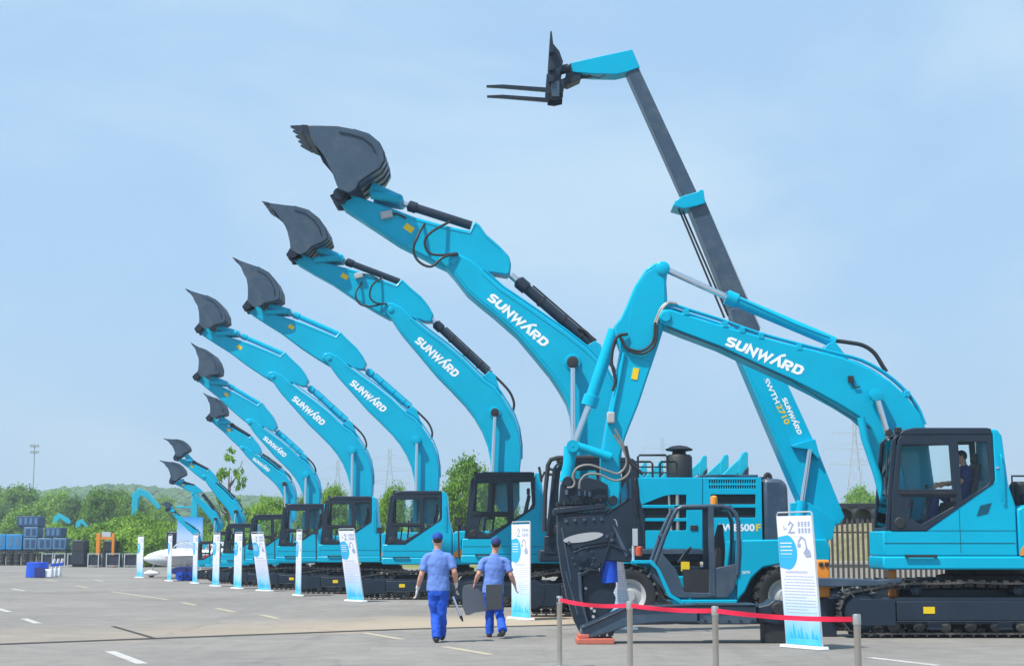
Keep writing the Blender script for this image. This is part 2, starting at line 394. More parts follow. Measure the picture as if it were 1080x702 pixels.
# ------------------------------------------------------------------ cab and house (front = -x)
FRAME = [(.14, 1.80), (.18, 2.4), (.31, 3.34), (.36, 3.43), (.46, 3.48), (1.88, 3.50), (1.94, 3.44), (1.95, 2.70), (1.93, 2.60), (.74, 1.80)]
WINS = [[(.38, 3.27), (1.19, 3.27), (1.22, 2.51), (.30, 2.51)],
        [(.52, 2.37), (1.24, 2.37), (1.22, 2.21), (.65, 1.90), (.42, 2.06)],
        [(1.35, 3.32), (1.84, 3.32), (1.89, 2.68), (1.81, 2.56), (1.38, 2.30)]]
def cab(root, X, Yh, s, wall='turq', detail=True):
    f = lambda lst: [(X + a * s, b * s) for a, b in lst]
    W = 1.04 * s
    c = MB().prism(f([(0, 1.37), (0, 1.795), (.74, 1.795), (1.96, 2.66), (1.955, 3.505), (1.96, 3.55), (2.05, 3.53), (2.12, 3.42), (2.19, 2.6), (2.30, 2.22), (2.30, 1.37)]), Yh + .012 * s, Yh + W).build('cab', M[wall], root, bevel=.025 * s)
    for y in (Yh, Yh + W - .05 * s):
        wins = WINS if y == Yh else [[(.38, 3.3), (1.84, 3.34), (1.88, 2.74), (1.80, 2.60), (.78, 1.93), (.34, 1.98)]]
        MB().prism(f(FRAME), y, y + .05 * s + (.002 if y == Yh else .004), [f(w) for w in wins]).build('cab_frame', M['steel'], c, bevel=.012 * s if y == Yh else 0)
        for w in wins:
            cx = sum(p[0] for p in w) / len(w); cz = sum(p[1] for p in w) / len(w)
            g = [(cx + (a - cx) * 1.03, cz + (b - cz) * 1.03) for a, b in w]
            MB().prism(f(g), y + .02 * s, y + .026 * s).build('window_glass', M['glass'], c)
    mb = MB()
    mb.prism(f([(.33, 3.44), (.42, 3.53), (.6, 3.565), (1.85, 3.565), (1.93, 3.55), (1.93, 3.45)]), Yh - .012 * s, Yh + W + .012 * s)
    mb.build('cab_roof', M['steel'], c, bevel=.02 * s)
    mb = MB()                                     # front edge pillars + cross bars
    for y in (Yh + .055 * s, Yh + W - .12 * s):
        mb.prism(f([(.06, 1.80), (.13, 1.80), (.30, 3.36), (.36, 3.45), (.28, 3.42), (.22, 3.34)]), y, y + .06 * s)
    mb.box(X + .06 * s, X + .14 * s, Yh + .12 * s, Yh + W - .12 * s, 1.80 * s, 1.86 * s)
    mb.build('front_pillar', M['steel'], c, bevel=.01 * s)
    MB().prism(f([(.085, 1.84), (.10, 1.84), (.285, 3.38), (.27, 3.38)]), Yh + .115 * s, Yh + W - .12 * s).build('windscreen', M['glass'], c)
    # interior
    mb = MB(); mb.box(X + 1.20 * s, X + 1.66 * s, Yh + .3 * s, Yh + .78 * s, 1.8 * s, 2.30 * s)
    mb.prism(f([(1.58, 2.25), (1.70, 2.22), (1.84, 2.95), (1.75, 2.98)]), Yh + .3 * s, Yh + .78 * s)
    mb.box(X + 1.73 * s, X + 1.82 * s, Yh + .42 * s, Yh + .66 * s, 2.97 * s, 3.15 * s)
    mb.build('driver_seat', M['seatcloth'], c, bevel=.03 * s)
    mb = MB(); mb.box(X + .30 * s, X + .42 * s, Yh + .65 * s, Yh + .95 * s, 1.8 * s, 2.55 * s); mb.tube([(X + .55 * s, Yh + .4 * s, 1.8 * s), (X + .62 * s, Yh + .4 * s, 2.35 * s)], .025 * s, 8)
    mb.tube([(X + .8 * s, Yh + .22 * s, 1.85 * s), (X + .86 * s, Yh + .22 * s, 2.5 * s), (X + .83 * s, Yh + .22 * s, 2.6 * s)], .03 * s, 8)
    mb.build('control_console', M['black'], c, bevel=.01)
    mb = MB(); mb.box(X + .30 * s, X + 1.28 * s, Yh - .022 * s, Yh - .004 * s, 2.425 * s, 2.465 * s)
    mb.build('door_rail', M['black'], c)
    MB().box(X + 1.16 * s, X + 1.24 * s, Yh - .03 * s, Yh - .004 * s, 2.30 * s, 2.36 * s).build('door_handle', M['black'], c)
    mb = MB(); mb.tube([(X + .24 * s, Yh + .5 * s, 3.2 * s), (X + .15 * s, Yh + .35 * s, 2.3 * s)], .012 * s, 5); mb.tube([(X + .155 * s, Yh + .3 * s, 2.25 * s), (X + .17 * s, Yh + .45 * s, 2.75 * s)], .015 * s, 5); mb.build('wiper', M['black'], c)
    mb = MB(); mb.tube([(X + 2.06 * s, Yh - .02 * s, 2.3 * s), (X + 2.06 * s, Yh - .05 * s, 2.36 * s), (X + 2.07 * s, Yh - .05 * s, 3.05 * s), (X + 2.07 * s, Yh - .0 * s, 3.1 * s)], .014 * s, 6); mb.build('grab_handle', M['turq' if wall == 'turq' else 'black'], c)
    for y in (.18, .82): MB().obox(Vector((X + .36 * s, Yh + y * s, 3.53 * s)), (.10 * s, .16 * s, .10 * s)).build('work_lamp', M['black'], c, bevel=.01)
    mb = MB(); mb.box(X + .02 * s, X + 2.26 * s, Yh + .006 * s, Yh + .0135 * s, 1.585 * s, 1.592 * s); mb.build('seam', M['louver'], c)
    # door lower-front round fitting
    MB().lathe([(.02 * s, -.012 * s), (.085 * s, -.012 * s), (.10 * s, .0)], (X + .30 * s, Yh, 1.93 * s), 'Y', 16).build('door_hinge', M['black'], c)
    return c

def house(root, X, Yh, s, length=4.9, width=2.7, hood=True, dome=True, mirror=True):
    t = M['turq']
    MB().prism([(X, 1.14 * s), (X - .02 * s, 1.2 * s), (X - .02 * s, 1.365 * s), (X + length * s, 1.365 * s), (X + length * s, 1.14 * s)], Yh - .01 * s, Yh + 1.06 * s).build('deck', t, root, bevel=.03 * s)
    MB().box(X + 1.0 * s, X + (length - .01) * s, Yh + 1.062 * s, Yh + width * s, 1.15 * s, 1.36 * s).build('deck', M['steel'], root, bevel=.03 * s)
    MB().lathe([(.62 * s, .78 * s), (.86 * s, .80 * s), (.86 * s, 1.02 * s), (.70 * s, 1.05 * s), (.70 * s, 1.14 * s)], (X + 2.15 * s, Yh + width * s / 2, 0), 'Z', 32).build('swing_ring', M['black'], root)
    mb = MB(); mb.box(X + .35 * s, X + .9 * s, Yh - .06 * s, Yh - .035 * s, 1.345 * s, 1.39 * s); mb.box(X + .36 * s, X + .40 * s, Yh - .05 * s, Yh, 1.35 * s, 1.385 * s); mb.box(X + .85 * s, X + .89 * s, Yh - .05 * s, Yh, 1.35 * s, 1.385 * s)
    mb.build('step_bar', M['black'], root)
    if hood:
        x1 = X + 2.32 * s; x2 = X + (length - .75) * s
        h = MB().prism([(x1, 1.368 * s), (x1, 2.16 * s), (x1 + .15 * s, 2.24 * s), (x2, 2.24 * s), (x2, 1.368 * s)], Yh, Yh + width * s).build('engine_hood', t, root, bevel=.03 * s)
        mb = MB()
        for k in range(9): mb.box(x1 + (.28 + k * .05) * s, x1 + (.305 + k * .05) * s, Yh - .006 * s, Yh + .004, 1.75 * s, 2.0 * s)
        mb.box(x1 + .98 * s, x1 + .99 * s, Yh - .003, Yh + .002, 1.38 * s, 2.2 * s)
        mb.build('vent', M['louver'], h)
        xr = X + length * s
        MB().prism([(x2 + .01, 1.16 * s), (x2 + .01, 2.12 * s), (xr - .1 * s, 2.10 * s), (xr + .05 * s, 1.9 * s), (xr + .05 * s, 1.3 * s), (xr - .1 * s, 1.12 * s)], Yh + .03 * s, Yh + width * s - .03 * s).build('counterweight', t, root, bevel=.09 * s)
        mb = MB(); mb.cyl((x1 + 1.0 * s, Yh + 1.9 * s, 2.2 * s), (x1 + 1.0 * s, Yh + 1.9 * s, 2.75 * s), .06 * s); mb.cyl((x1 + .35 * s, Yh + .5 * s, 2.24 * s), (x1 + .35 * s, Yh + .5 * s, 2.42 * s), .16 * s, .16 * s)
        mb.build('exhaust', M['black'], h)
    # tank/tool box on far side + boom bracket
    MB().box(X + 1.05 * s, X + 2.28 * s, Yh + 1.78 * s, Yh + width * s, 1.368 * s, 2.15 * s).build('fuel_tank', t, root, bevel=.05 * s)
    mb = MB()
    for y in (1.08, 1.62): mb = MB(); mb.prism([(X + .35 * s, 1.368 * s), (X + .75 * s, 2.05 * s), (X + 1.25 * s, 2.1 * s), (X + 1.75 * s, 1.368 * s)], Yh + y * s, Yh + (y + .05) * s); mb.build('boom_bracket', t, root, bevel=.01)
    if dome:
        pts = [(X + 2.33 * s, 1.38 * s)] + [(X + (2.62 - .29 * math.cos(a)) * s, (1.38 + .26 * math.sin(a)) * s) for a in (R(k * 15) for k in range(1, 7))] + [(X + 2.95 * s, 1.64 * s), (X + 2.95 * s, 1.38 * s)]
        MB().prism(pts, Yh - .02 * s, Yh - .002).build('reflective_decal', M['orange'], root)
    if not mirror: return
    mb = MB(); mb.tube([(X - .08 * s, Yh + .12 * s, 1.25 * s), (X - .10 * s, Yh + .10 * s, 2.25 * s)], .022 * s, 8); mb.box(X - .2 * s, X - .02 * s, Yh + .06 * s, Yh + .1 * s, 2.16 * s, 2.36 * s)
    mb.tube([(X - .08 * s, Yh + .12 * s, 1.3 * s), (X + .02 * s, Yh + .12 * s, 1.3 * s)], .02 * s, 8)
    mb.build('mirror', M['black'], root)

# ------------------------------------------------------------------ arms traced from the photo
def simil(a0, a1, b0, b1):
    za, zb = complex(*a1) - complex(*a0), complex(*b1) - complex(*b0); k = zb / za
    def f(p):
        z = complex(*b0) + k * (complex(*p) - complex(*a0)); return (z.real, z.imag)
    return f, abs(k)
C_BOOM = [(403,325),(411,334),(418,345),(423,352),(440,372),(460,396),(475,411),(490,427),(500,440),(508,454),(514,470),(517,485),(518,500),(521,528),(530,543),(541,543),(548,528),(548,500),(549.5,485),(549.5,470),(547,452),(542,438),(535,426),(528,415),(522,407),(513,401),(505,394),(490,379),(470,362),(450,347),(434,334),(424,324),(413,319),(405,320)]
C_LUG = [(507,398),(516,390),(522,394),(530,419),(518,406)]
C_STICK = [(311,266),(308,271),(313,278),(330,288),(350,299),(375,316),(395,328),(410,336),(420,336),(437,335),(448,339),(455,339),(457,331),(452,322),(445,313),(432,302),(424,294),(418,300),(395,292),(375,285),(352,279),(330,273),(318,267)]
C_BUCKET = [(284,213.5),(297,215),(310,216),(325,220),(336,228),(344,238),(347,248),(343,252),(330,258),(325,264),(318,267),(308,262),(307,254),(304,243),(300,234),(295,229),(290,222),(285,218)]
C_TIP = (276, 212)
E1 = dict(
 boom=[(462,272),(470,281),(478,290),(492,308),(505,319),(520,331),(545,353),(566,378),(580,395),(590,410),(598,424),(602,437),(604,455),(605,475),(606,500),(612,530),(622,545),(640,545),(650,530),(652,500),(655,470),(655,445),(652,425),(648,405),(640,390),(634,381),(620,367),(597,349),(570,330),(545,313),(530,303),(511,286),(500,276),(485,268),(470,268)],
 lug=[(616,365),(628,358),(634,362),(642,390),(630,378)],
 stick=[(360,204),(357,210),(362,219),(388,236),(420,257),(436,265),(462,279),(480,287),(511,287),(523,288),(535,290),(538,287),(539,278),(537,270),(527,259),(513,247),(506,237),(501,233),(496,243),(475,239),(435,228),(420,222),(400,215),(380,208)],
 bucket=[(325,132),(341,132.5),(356,133),(372,136),(388,141),(399,150),(404,160),(405,169),(400,177),(386,186),(378,192),(375,199),(368,203),(357,199),(355,195),(350,181),(341,163),(337,158),(330,150),(327,143)],
 tip=(306, 132.5), pin=(360, 209), ad=((540, 291), (629, 368)), bc=((428, 216), (497, 238)), lk=((393, 209), (422, 213), (392, 200)), lamp=(408, 227), bpin=(604, 382), rod=(605, 500),
 logo=((513, 315), (573, 366), 9.2),
 hose=[[(447,233),(440,250),(436,264),(442,276),(455,281),(468,271),(483,267)], [(474,231),(456,244),(448,254),(452,266),(464,269),(482,266)], [(610,346),(620,352),(634,372),(647,388),(648,402)]])

def arm_e2(P, F, B, T, tip):
    fb, kb = simil((413, 328), (533, 500), P, F); fs, ks = simil((311, 271), (456, 335), B, T); fk, kk = simil((313, 270), C_TIP, B, tip)
    d = dict(boom=[fb(p) for p in C_BOOM], lug=[fb(p) for p in C_LUG], stick=[fs(p) for p in C_STICK], bucket=[fk(p) for p in C_BUCKET], tip=fk(C_TIP), pin=fs((311, 270)),
      ad=(fs((455, 337)), fb((517, 395))), bc=(fs((363, 275)), fs((421, 297))), lk=(fs((333, 276)), fs((361, 274)), fk((338, 262))),
      bpin=fb((522, 435)), rod=fb((519, 505)), logo=(fb((437, 360)), fb((479, 398)), 8 * kb),
      hose=[[fs(p) for p in ((381,296),(375,309),(379,320),(390,323),(402,320))], [fs(p) for p in ((403,291),(393,300),(390,312),(396,319),(408,320))], [fb(p) for p in ((512,391),(520,395),(536,411),(542,424),(541,434))]])
    return d

def build_arm(root, a, Yc, s, dark=True, widths=(.66, .46, 1.5), logo=True, hoses=True):
    wb, ws, wk = (w * s for w in widths)
    cylm = M['steel'] if dark else M['turq']
    Yb = Yc - wb / 2; Ys = Yc - ws / 2; Yk = Yc - wk / 2
    xz = lambda pts, Y: [(p.x, p.z) for p in (at(q[0], q[1], Y) for q in pts)]
    boom = MB().prism(xz(a['boom'], Yb), Yb, Yc + wb / 2).build('boom', M['turq'], root, bevel=.032 * s)
    px = 1 / ppm(Yc)
    # welded flange lines along top/bottom, bosses
    mb = MB()
    nose = a['boom'][0]; ref = at(a['bpin'][0], a['bpin'][1], Yb)
    mb.lathe([(.15 * s, -.035 * s), (.165 * s, .0), (.165 * s, wb), (.15 * s, wb + .035 * s)], (ref.x, Yb, ref.z), 'Y', 24); mb.build('pin_boss', M['turq'], boom); mb = MB()
    pv = a['boom'][-2]; pv2 = a['boom'][1]
    p = at((pv[0] + pv2[0]) / 2, (pv[1] + pv2[1]) / 2, Yb)
    mb.lathe([(.06 * s, -.03 * s), (.085 * s, -.02 * s), (.085 * s, wb + .02 * s), (.06 * s, wb + .03 * s)], (p.x, Yb, p.z), 'Y', 20)
    mb.build('pin_boss', M['turq'], boom)
    MB().prism(xz(a['lug'], Yb), Yc - wb * .28, Yc + wb * .28).build('cylinder_lug', M['turq'], boom, bevel=.01)
    for (i0, i1, part, pts_, Yf, nm) in ((1, 12, boom, a['boom'], Yb, 'weld_seam'),):
        e = xz(pts_[i0:i1], Yf); cxy = [sum(q[0] for q in xz(pts_, Yf)) / len(pts_), sum(q[1] for q in xz(pts_, Yf)) / len(pts_)]
        MB().tube([(x_ + .055 * s, Yf - .002, z_ + .055 * s) for x_, z_ in e], .012 * s, 5).build(nm, M['turq'], part)
    e = [at(q[0], q[1], Yb) for q in a['boom'][-14:-3]]
    MB().tube([(p.x - .05 * s, Yb - .002, p.z - .06 * s) for p in e], .012 * s, 5).build('weld_seam', M['turq'], boom)
    # hard pipes on the upper edge
    n = len(a['boom']); up = a['boom'][-16:-3]
    for k, off in ((0, .10), (1, .24)):
        pts = [at(q[0] + 1.0, q[1] - 1.2, Yb) for q in up]
        pts = [Vector((p.x, Yb + off * s, p.z + .01)) for p in pts]
        MB().tube(pts, .022 * s, 8).build('pipe', M['turq'], boom)
    # boom cylinders (both sides)
    for sd in (-1, 1):
        y = Yc + sd * (wb / 2 + .17 * s)
        p0 = at(*a['bpin'], y); p1 = at(*a['rod'], y); d = (p1 - p0)
        p2 = p0 + d * 1.05; p3 = p0 + d * 1.6
        cy = MB().cyl(p2, p3, .10 * s, n=20).build('boom_cylinder', cylm, root)
        MB().cyl(p0, p2 + (p3 - p2) * .05, .05 * s, n=16).build('rod', M['chrome'], cy)
        MB().lathe([(.06 * s, -.09 * s), (.115 * s, -.08 * s), (.115 * s, .08 * s), (.06 * s, .09 * s)], (p0.x, y, p0.z), 'Y', 18).build('rod_eye', M['black'] if dark else M['turq'], cy)
    stick = MB().prism(xz(a['stick'], Ys), Ys, Yc + ws / 2).build('stick', M['turq'], root, bevel=.028 * s)
    for i0, i1, dz in ((2, 9, .06), (-10, -2, -.06)):
        e = [at(q[0], q[1], Ys) for q in a['stick'][i0:i1]]
        MB().tube([(p.x, Ys - .002, p.z + dz * s) for p in e], .011 * s, 5).build('weld_seam', M['turq'], stick)
    # decal on stick
    q = a['stick']; c0 = at(q[3][0] * .5 + q[-4][0] * .5, q[3][1] * .45 + q[-4][1] * .55, Ys)
    c0 = c0 + (at(q[4][0] * .5 + q[-5][0] * .5, q[4][1] * .5 + q[-5][1] * .5, Ys) - c0) * .55
    e = (at(q[4][0], q[4][1], Ys) - at(q[3][0], q[3][1], Ys)).normalized()
    rot = Matrix(((e.x, 0, -e.z), (0, 1, 0), (e.z, 0, e.x)))
    MB().obox(Vector((c0.x, Ys - .003, c0.z)), (.20 * s, .006, .13 * s), rot).build('warning_sticker', M['yellow'], stick)
    if hoses:
        lp = Vector(a['stick'][3]).lerp(Vector(a['stick'][-5]), .75) if 'lamp' not in a else a['lamp']; p = at(lp[0], lp[1], Ys)
        MB().obox(Vector((p.x, Ys - .06, p.z)), (.24 * s, .12, .15 * s), Matrix.Rotation(R(-12), 3, 'Y')).build('work_lamp', M['silver'], stick, bevel=.02)
        MB().tube([at(lp[0] + 4, lp[1] - 2, Ys - .03), at(lp[0] + 12, lp[1] - 1, Ys - .03), at(lp[0] + 20, lp[1] + 3, Ys - .03)], .02 * s, 6, smooth=3).build('cable', M['black'], stick)
    # arm cylinder
    p0, p1 = at(*a['ad'][0], Yc), at(*a['ad'][1], Yc); d = p1 - p0
    cy = MB().tube([p0 + d * .06, p0 + d * .08, p0 + d * .17, p0 + d * .18, p1], [.08 * s, .135 * s, .135 * s, .105 * s, .105 * s], 20).build('arm_cylinder', cylm, root)
    MB().cyl(p0 - d * .01, p0 + d * .08, .07 * s).build('rod', M['chrome'], cy)
    mb = MB()
    for k in (.35, .6, .82): mb.tube([p0 + d * (k - .012), p0 + d * (k + .012)], [.122 * s] * 2, 20)
    nrm = Vector((-d.z, 0, d.x)).normalized() * (1 if d.x > 0 else -1)
    mb.tube([p0 + d * .2 + nrm * .13 * s, p0 + d * .95 + nrm * .13 * s], .02 * s, 8)
    mb.build('clamp', M['black'] if dark else M['turq'], cy)
    # bucket cylinder
    p0, p1 = at(*a['bc'][0], Yc), at(*a['bc'][1], Yc); d = p1 - p0
    cy = MB().tube([p0 + d * .03, p0 + d * .05, p0 + d * .16, p0 + d * .17, p1], [.07 * s, .115 * s, .115 * s, .092 * s, .092 * s], 20).build('bucket_cylinder', cylm, root)
    l1, l2, l3 = (at(*q, Yc) for q in a['lk'])
    MB().cyl(l2, p0 + d * .06, .055 * s).build('rod', M['chrome'], cy)
    mb = MB()
    for sd in (-1, 1):
        y = sd * (ws / 2 + .045 * s)
        MB().tube([Vector((l1.x, Yc + y, l1.z)), Vector((l2.x, Yc + y, l2.z))], [.09 * s, .10 * s], 10).build('idler_link', M['turq'], root)
    mb = MB()
    for sd in (-1, 1): mb.tube([Vector((l2.x, Yc + sd * .13 * s, l2.z)), Vector((l3.x, Yc + sd * .13 * s, l3.z))], [.12 * s, .13 * s], 12)
    mb.cyl(l2 + Vector((0, -ws / 2 - .1 * s, 0)), l2 + Vector((0, ws / 2 + .1 * s, 0)), .085 * s)
    mb.build('bucket_link', M['turq'], root)
    # bucket: side plates, curved shell, lip, teeth
    bk = a['bucket']; bw = xz(bk, Yk); t = .05 * s
    nb = len(bw)
    imax = max(range(nb), key=lambda i: bw[i][0] - .0 * bw[i][1])
    shell = bw[:imax + 4]
    mb = MB(); mb.prism(bw, Yk, Yk + t); mb.prism(bw, Yc + wk / 2 - t, Yc + wk / 2)
    cx = sum(p[0] for p in bw) / nb; cz = sum(p[1] for p in bw) / nb
    inn = []
    for i, p in enumerate(shell):
        pa = Vector(shell[max(i - 1, 0)]); pb = Vector(shell[min(i + 1, len(shell) - 1)]); dd = (pb - pa).normalized(); nn = Vector((-dd.y, dd.x))
        if nn.dot(Vector((cx, cz)) - Vector(p)) < 0: nn = -nn
        inn.append((p[0] + nn.x * t, p[1] + nn.y * t))
    mb.prism(shell + inn[::-1], Yk + t - .002, Yc + wk / 2 - t + .002)
    # wear strips round the back
    for k in range(4):
        y0 = Yk + wk * (.04 + k * .25); out = []
        st = shell[max(1, imax - 4):]
        for i, p in enumerate(st):
            v = Vector((p[0] - cx, p[1] - cz)).normalized() * .03 * s; out.append((p[0] + v.x, p[1] + v.y))
        mb.prism(st + out[::-1], y0, y0 + wk * .10)
    bucket = mb.build('bucket', M['grey'], root, bevel=.008 * s)
    # ears
    pin = at(*a['pin'], Yc); mb = MB()
    ear = [bw[-5], bw[-6], bw[-7], bw[-8] if len(bw) > 18 else bw[-7]]
    low = min(range(nb), key=lambda i: (bw[i][0] - pin.x) ** 2 + (bw[i][1] - pin.z) ** 2)
    for y in (-.30, .30):
        q0, q1, q2 = bw[low - 1], bw[low], bw[(low + 1) % nb]
        yy = Yc + y * s
        mb.prism([(pin.x - .2 * s, pin.z - .02 * s), (pin.x - .10 * s, pin.z - .19 * s), (pin.x + .09 * s, pin.z - .19 * s), (pin.x + .2 * s, pin.z), q0, (q1[0], q1[1] + .1 * s), q2], yy - .03 * s, yy + .03 * s)
    mb.cyl(pin + Vector((0, -.42 * s, 0)), pin + Vector((0, .42 * s, 0)), .12 * s, n=18)
    mb.build('bucket_ear', M['steel'], bucket, bevel=0)
    # teeth along the lip
    lip = Vector((bw[0][0], 0, bw[0][1])); lip2 = Vector((bw[-1][0], 0, bw[-1][1])); tp = at(*a['tip'], Yk); nt = 5
    base_c = (lip + lip2) / 2; tdir = Vector((tp.x, 0, tp.z)) - base_c; hw = (lip - lip2).length * .5
    perp = Vector((-tdir.z, 0, tdir.x)).normalized() * hw
    mb = MB(); mb.prism([(lip.x, lip.z), (lip2.x, lip2.z), (lip2.x + tdir.x * .35, lip2.z + tdir.z * .35 + hw * .2), (lip.x + tdir.x * .35, lip.z + tdir.z * .35 - hw * .2)], Yk, Yc + wk / 2)
    mb.build('cutting_lip', M['steel'], bucket)
    for k in range(nt):
        y = Yk + wk * (.02 + .96 * k / (nt - 1)); w = wk * .045; y = min(max(y, Yk + w), Yc + wk / 2 - w)
        b0 = base_c + tdir * .3; hp = perp * .75
        MB().quadhex([b0 + hp + Vector((0, y - w, 0)), b0 + hp + Vector((0, y + w, 0)), b0 - hp + Vector((0, y + w, 0)), b0 - hp + Vector((0, y - w, 0))],
           [base_c + tdir + perp * .12 + Vector((0, y - w * .5, 0)), base_c + tdir + perp * .12 + Vector((0, y + w * .5, 0)), base_c + tdir - perp * .12 + Vector((0, y + w * .5, 0)), base_c + tdir - perp * .12 + Vector((0, y - w * .5, 0))]).build('tooth', M['steel'], bucket)
    # raised stiffener and weld line on near side plate
    mb = MB(); m1 = [(cx + (p[0] - cx) * .82, cz + (p[1] - cz) * .82) for p in bw[2:7]]; m2 = [(cx + (p[0] - cx) * .77, cz + (p[1] - cz) * .77) for p in bw[2:7]]
    mb.prism(m1 + m2[::-1], Yk - .02 * s, Yk + .004); mb.build('stiffener', M['steel'], bucket)
    if hoses:
        for h in a['hose'][:2]:
            pts = [at(*q, Ys - .22 * s) for q in h]; pts[0].y = Ys + .02; pts[-1].y = Yb - .02
            MB().tube(pts, .026 * s, 8, smooth=5).build('hose', M['black'], stick)
    MB().tube([at(*q, Yc - .1 * s) for q in a['hose'][2]], .035 * s, 8, smooth=5).build('hose', M['black'], boom)
    if logo:
        l = a['logo']; Yl = Yb - .005
        put_logo(at(l[0][0], l[0][1], Yl), at(l[1][0], l[1][1], Yl), l[2] / ppm(Yl), boom)
    return boom, stick, bucket

GRP = 'turquoise excavators parked in a row with raised arms'
def excavator(label, ybot, cabx, arm, s, dark, boomw=(.66, .46, 1.5), hoses=True, logo=True, wall='turq', Ltr=4.2, front=.87):
    Yt = gY(ybot); g = gnd(cabx, ybot); X = at(cabx, ybot, Yt + .2 * s).x
    root = thing('excavator', (X + 2.15 * s, Yt + 1.5 * s, 0), label, 'excavator', GRP)
    undercarriage(root, X - front * s, Ltr * s, Yt, .55 * s, 2.15 * s, s)
    Yh = Yt + .12 * s
    house(root, X, Yh, s); cab(root, X, Yh, s, wall)
    build_arm(root, arm, Yh + 1.38 * s, s, dark, boomw, logo, hoses)
    return root

excavator('turquoise excavator behind the two walking men, black cylinders, bucket second highest in the row', 640, 487, arm_e2((413, 328), (533, 500), (311, 271), (456, 335), C_TIP), .965, True, (.72, .5, 1.55))
excavator('turquoise excavator with cab just left of the walking men, third highest bucket', 632, 403, arm_e2((348, 379), (450, 517), (263, 325), (385, 386), (245, 271)), .885, False, (.70, .5, 1.35), hoses=False)
excavator('turquoise excavator whose cab stands fourth from the shear, behind a leaning banner, turquoise cylinders', 626, 335, arm_e2((289, 398), (381, 523), (212, 348), (324, 404), (195, 304)), .89, False, (.68, .5, 1.3), hoses=False)
excavator('turquoise excavator with dark cab behind a straight narrow banner, bucket fifth highest', 621.5, 291, arm_e2((264, 446), (329, 535), (209, 398), (291, 452), (201, 361)), .86, False, (.62, .45, 1.2), hoses=False)
excavator('small turquoise excavator with all dark cab and black cylinders, bucket sixth highest', 618, 259, arm_e2((256, 473), (306, 534), (222, 441), (275, 478), (214, 414)), .78, True, (.48, .36, 1.0), hoses=False)

# ---- compact excavators at the far end
excavator('compact turquoise excavator, upper of the two small buckets near the sparse tall tree', 615, 233, arm_e2((216, 503), (251, 560), (187, 483), (229, 508), (172, 462)), .70, True, (.46, .36, .9), hoses=False, logo=False, Ltr=3.4, front=.3)
excavator('compact turquoise excavator, lower of the two small buckets near the sparse tall tree', 613, 222, arm_e2((203, 521), (229, 562), (182, 508), (213, 519), (168, 485)), .62, True, (.36, .30, .8), hoses=False, logo=False, Ltr=3.2, front=.3)
excavator('smallest turquoise excavator at the far end, arm reaching low across the blue poster board', 610.5, 206, arm_e2((190, 549), (210, 573), (177, 537), (194, 550), (168, 531)), .50, True, (.34, .26, .7), hoses=False, logo=False, Ltr=3.2, front=.2)

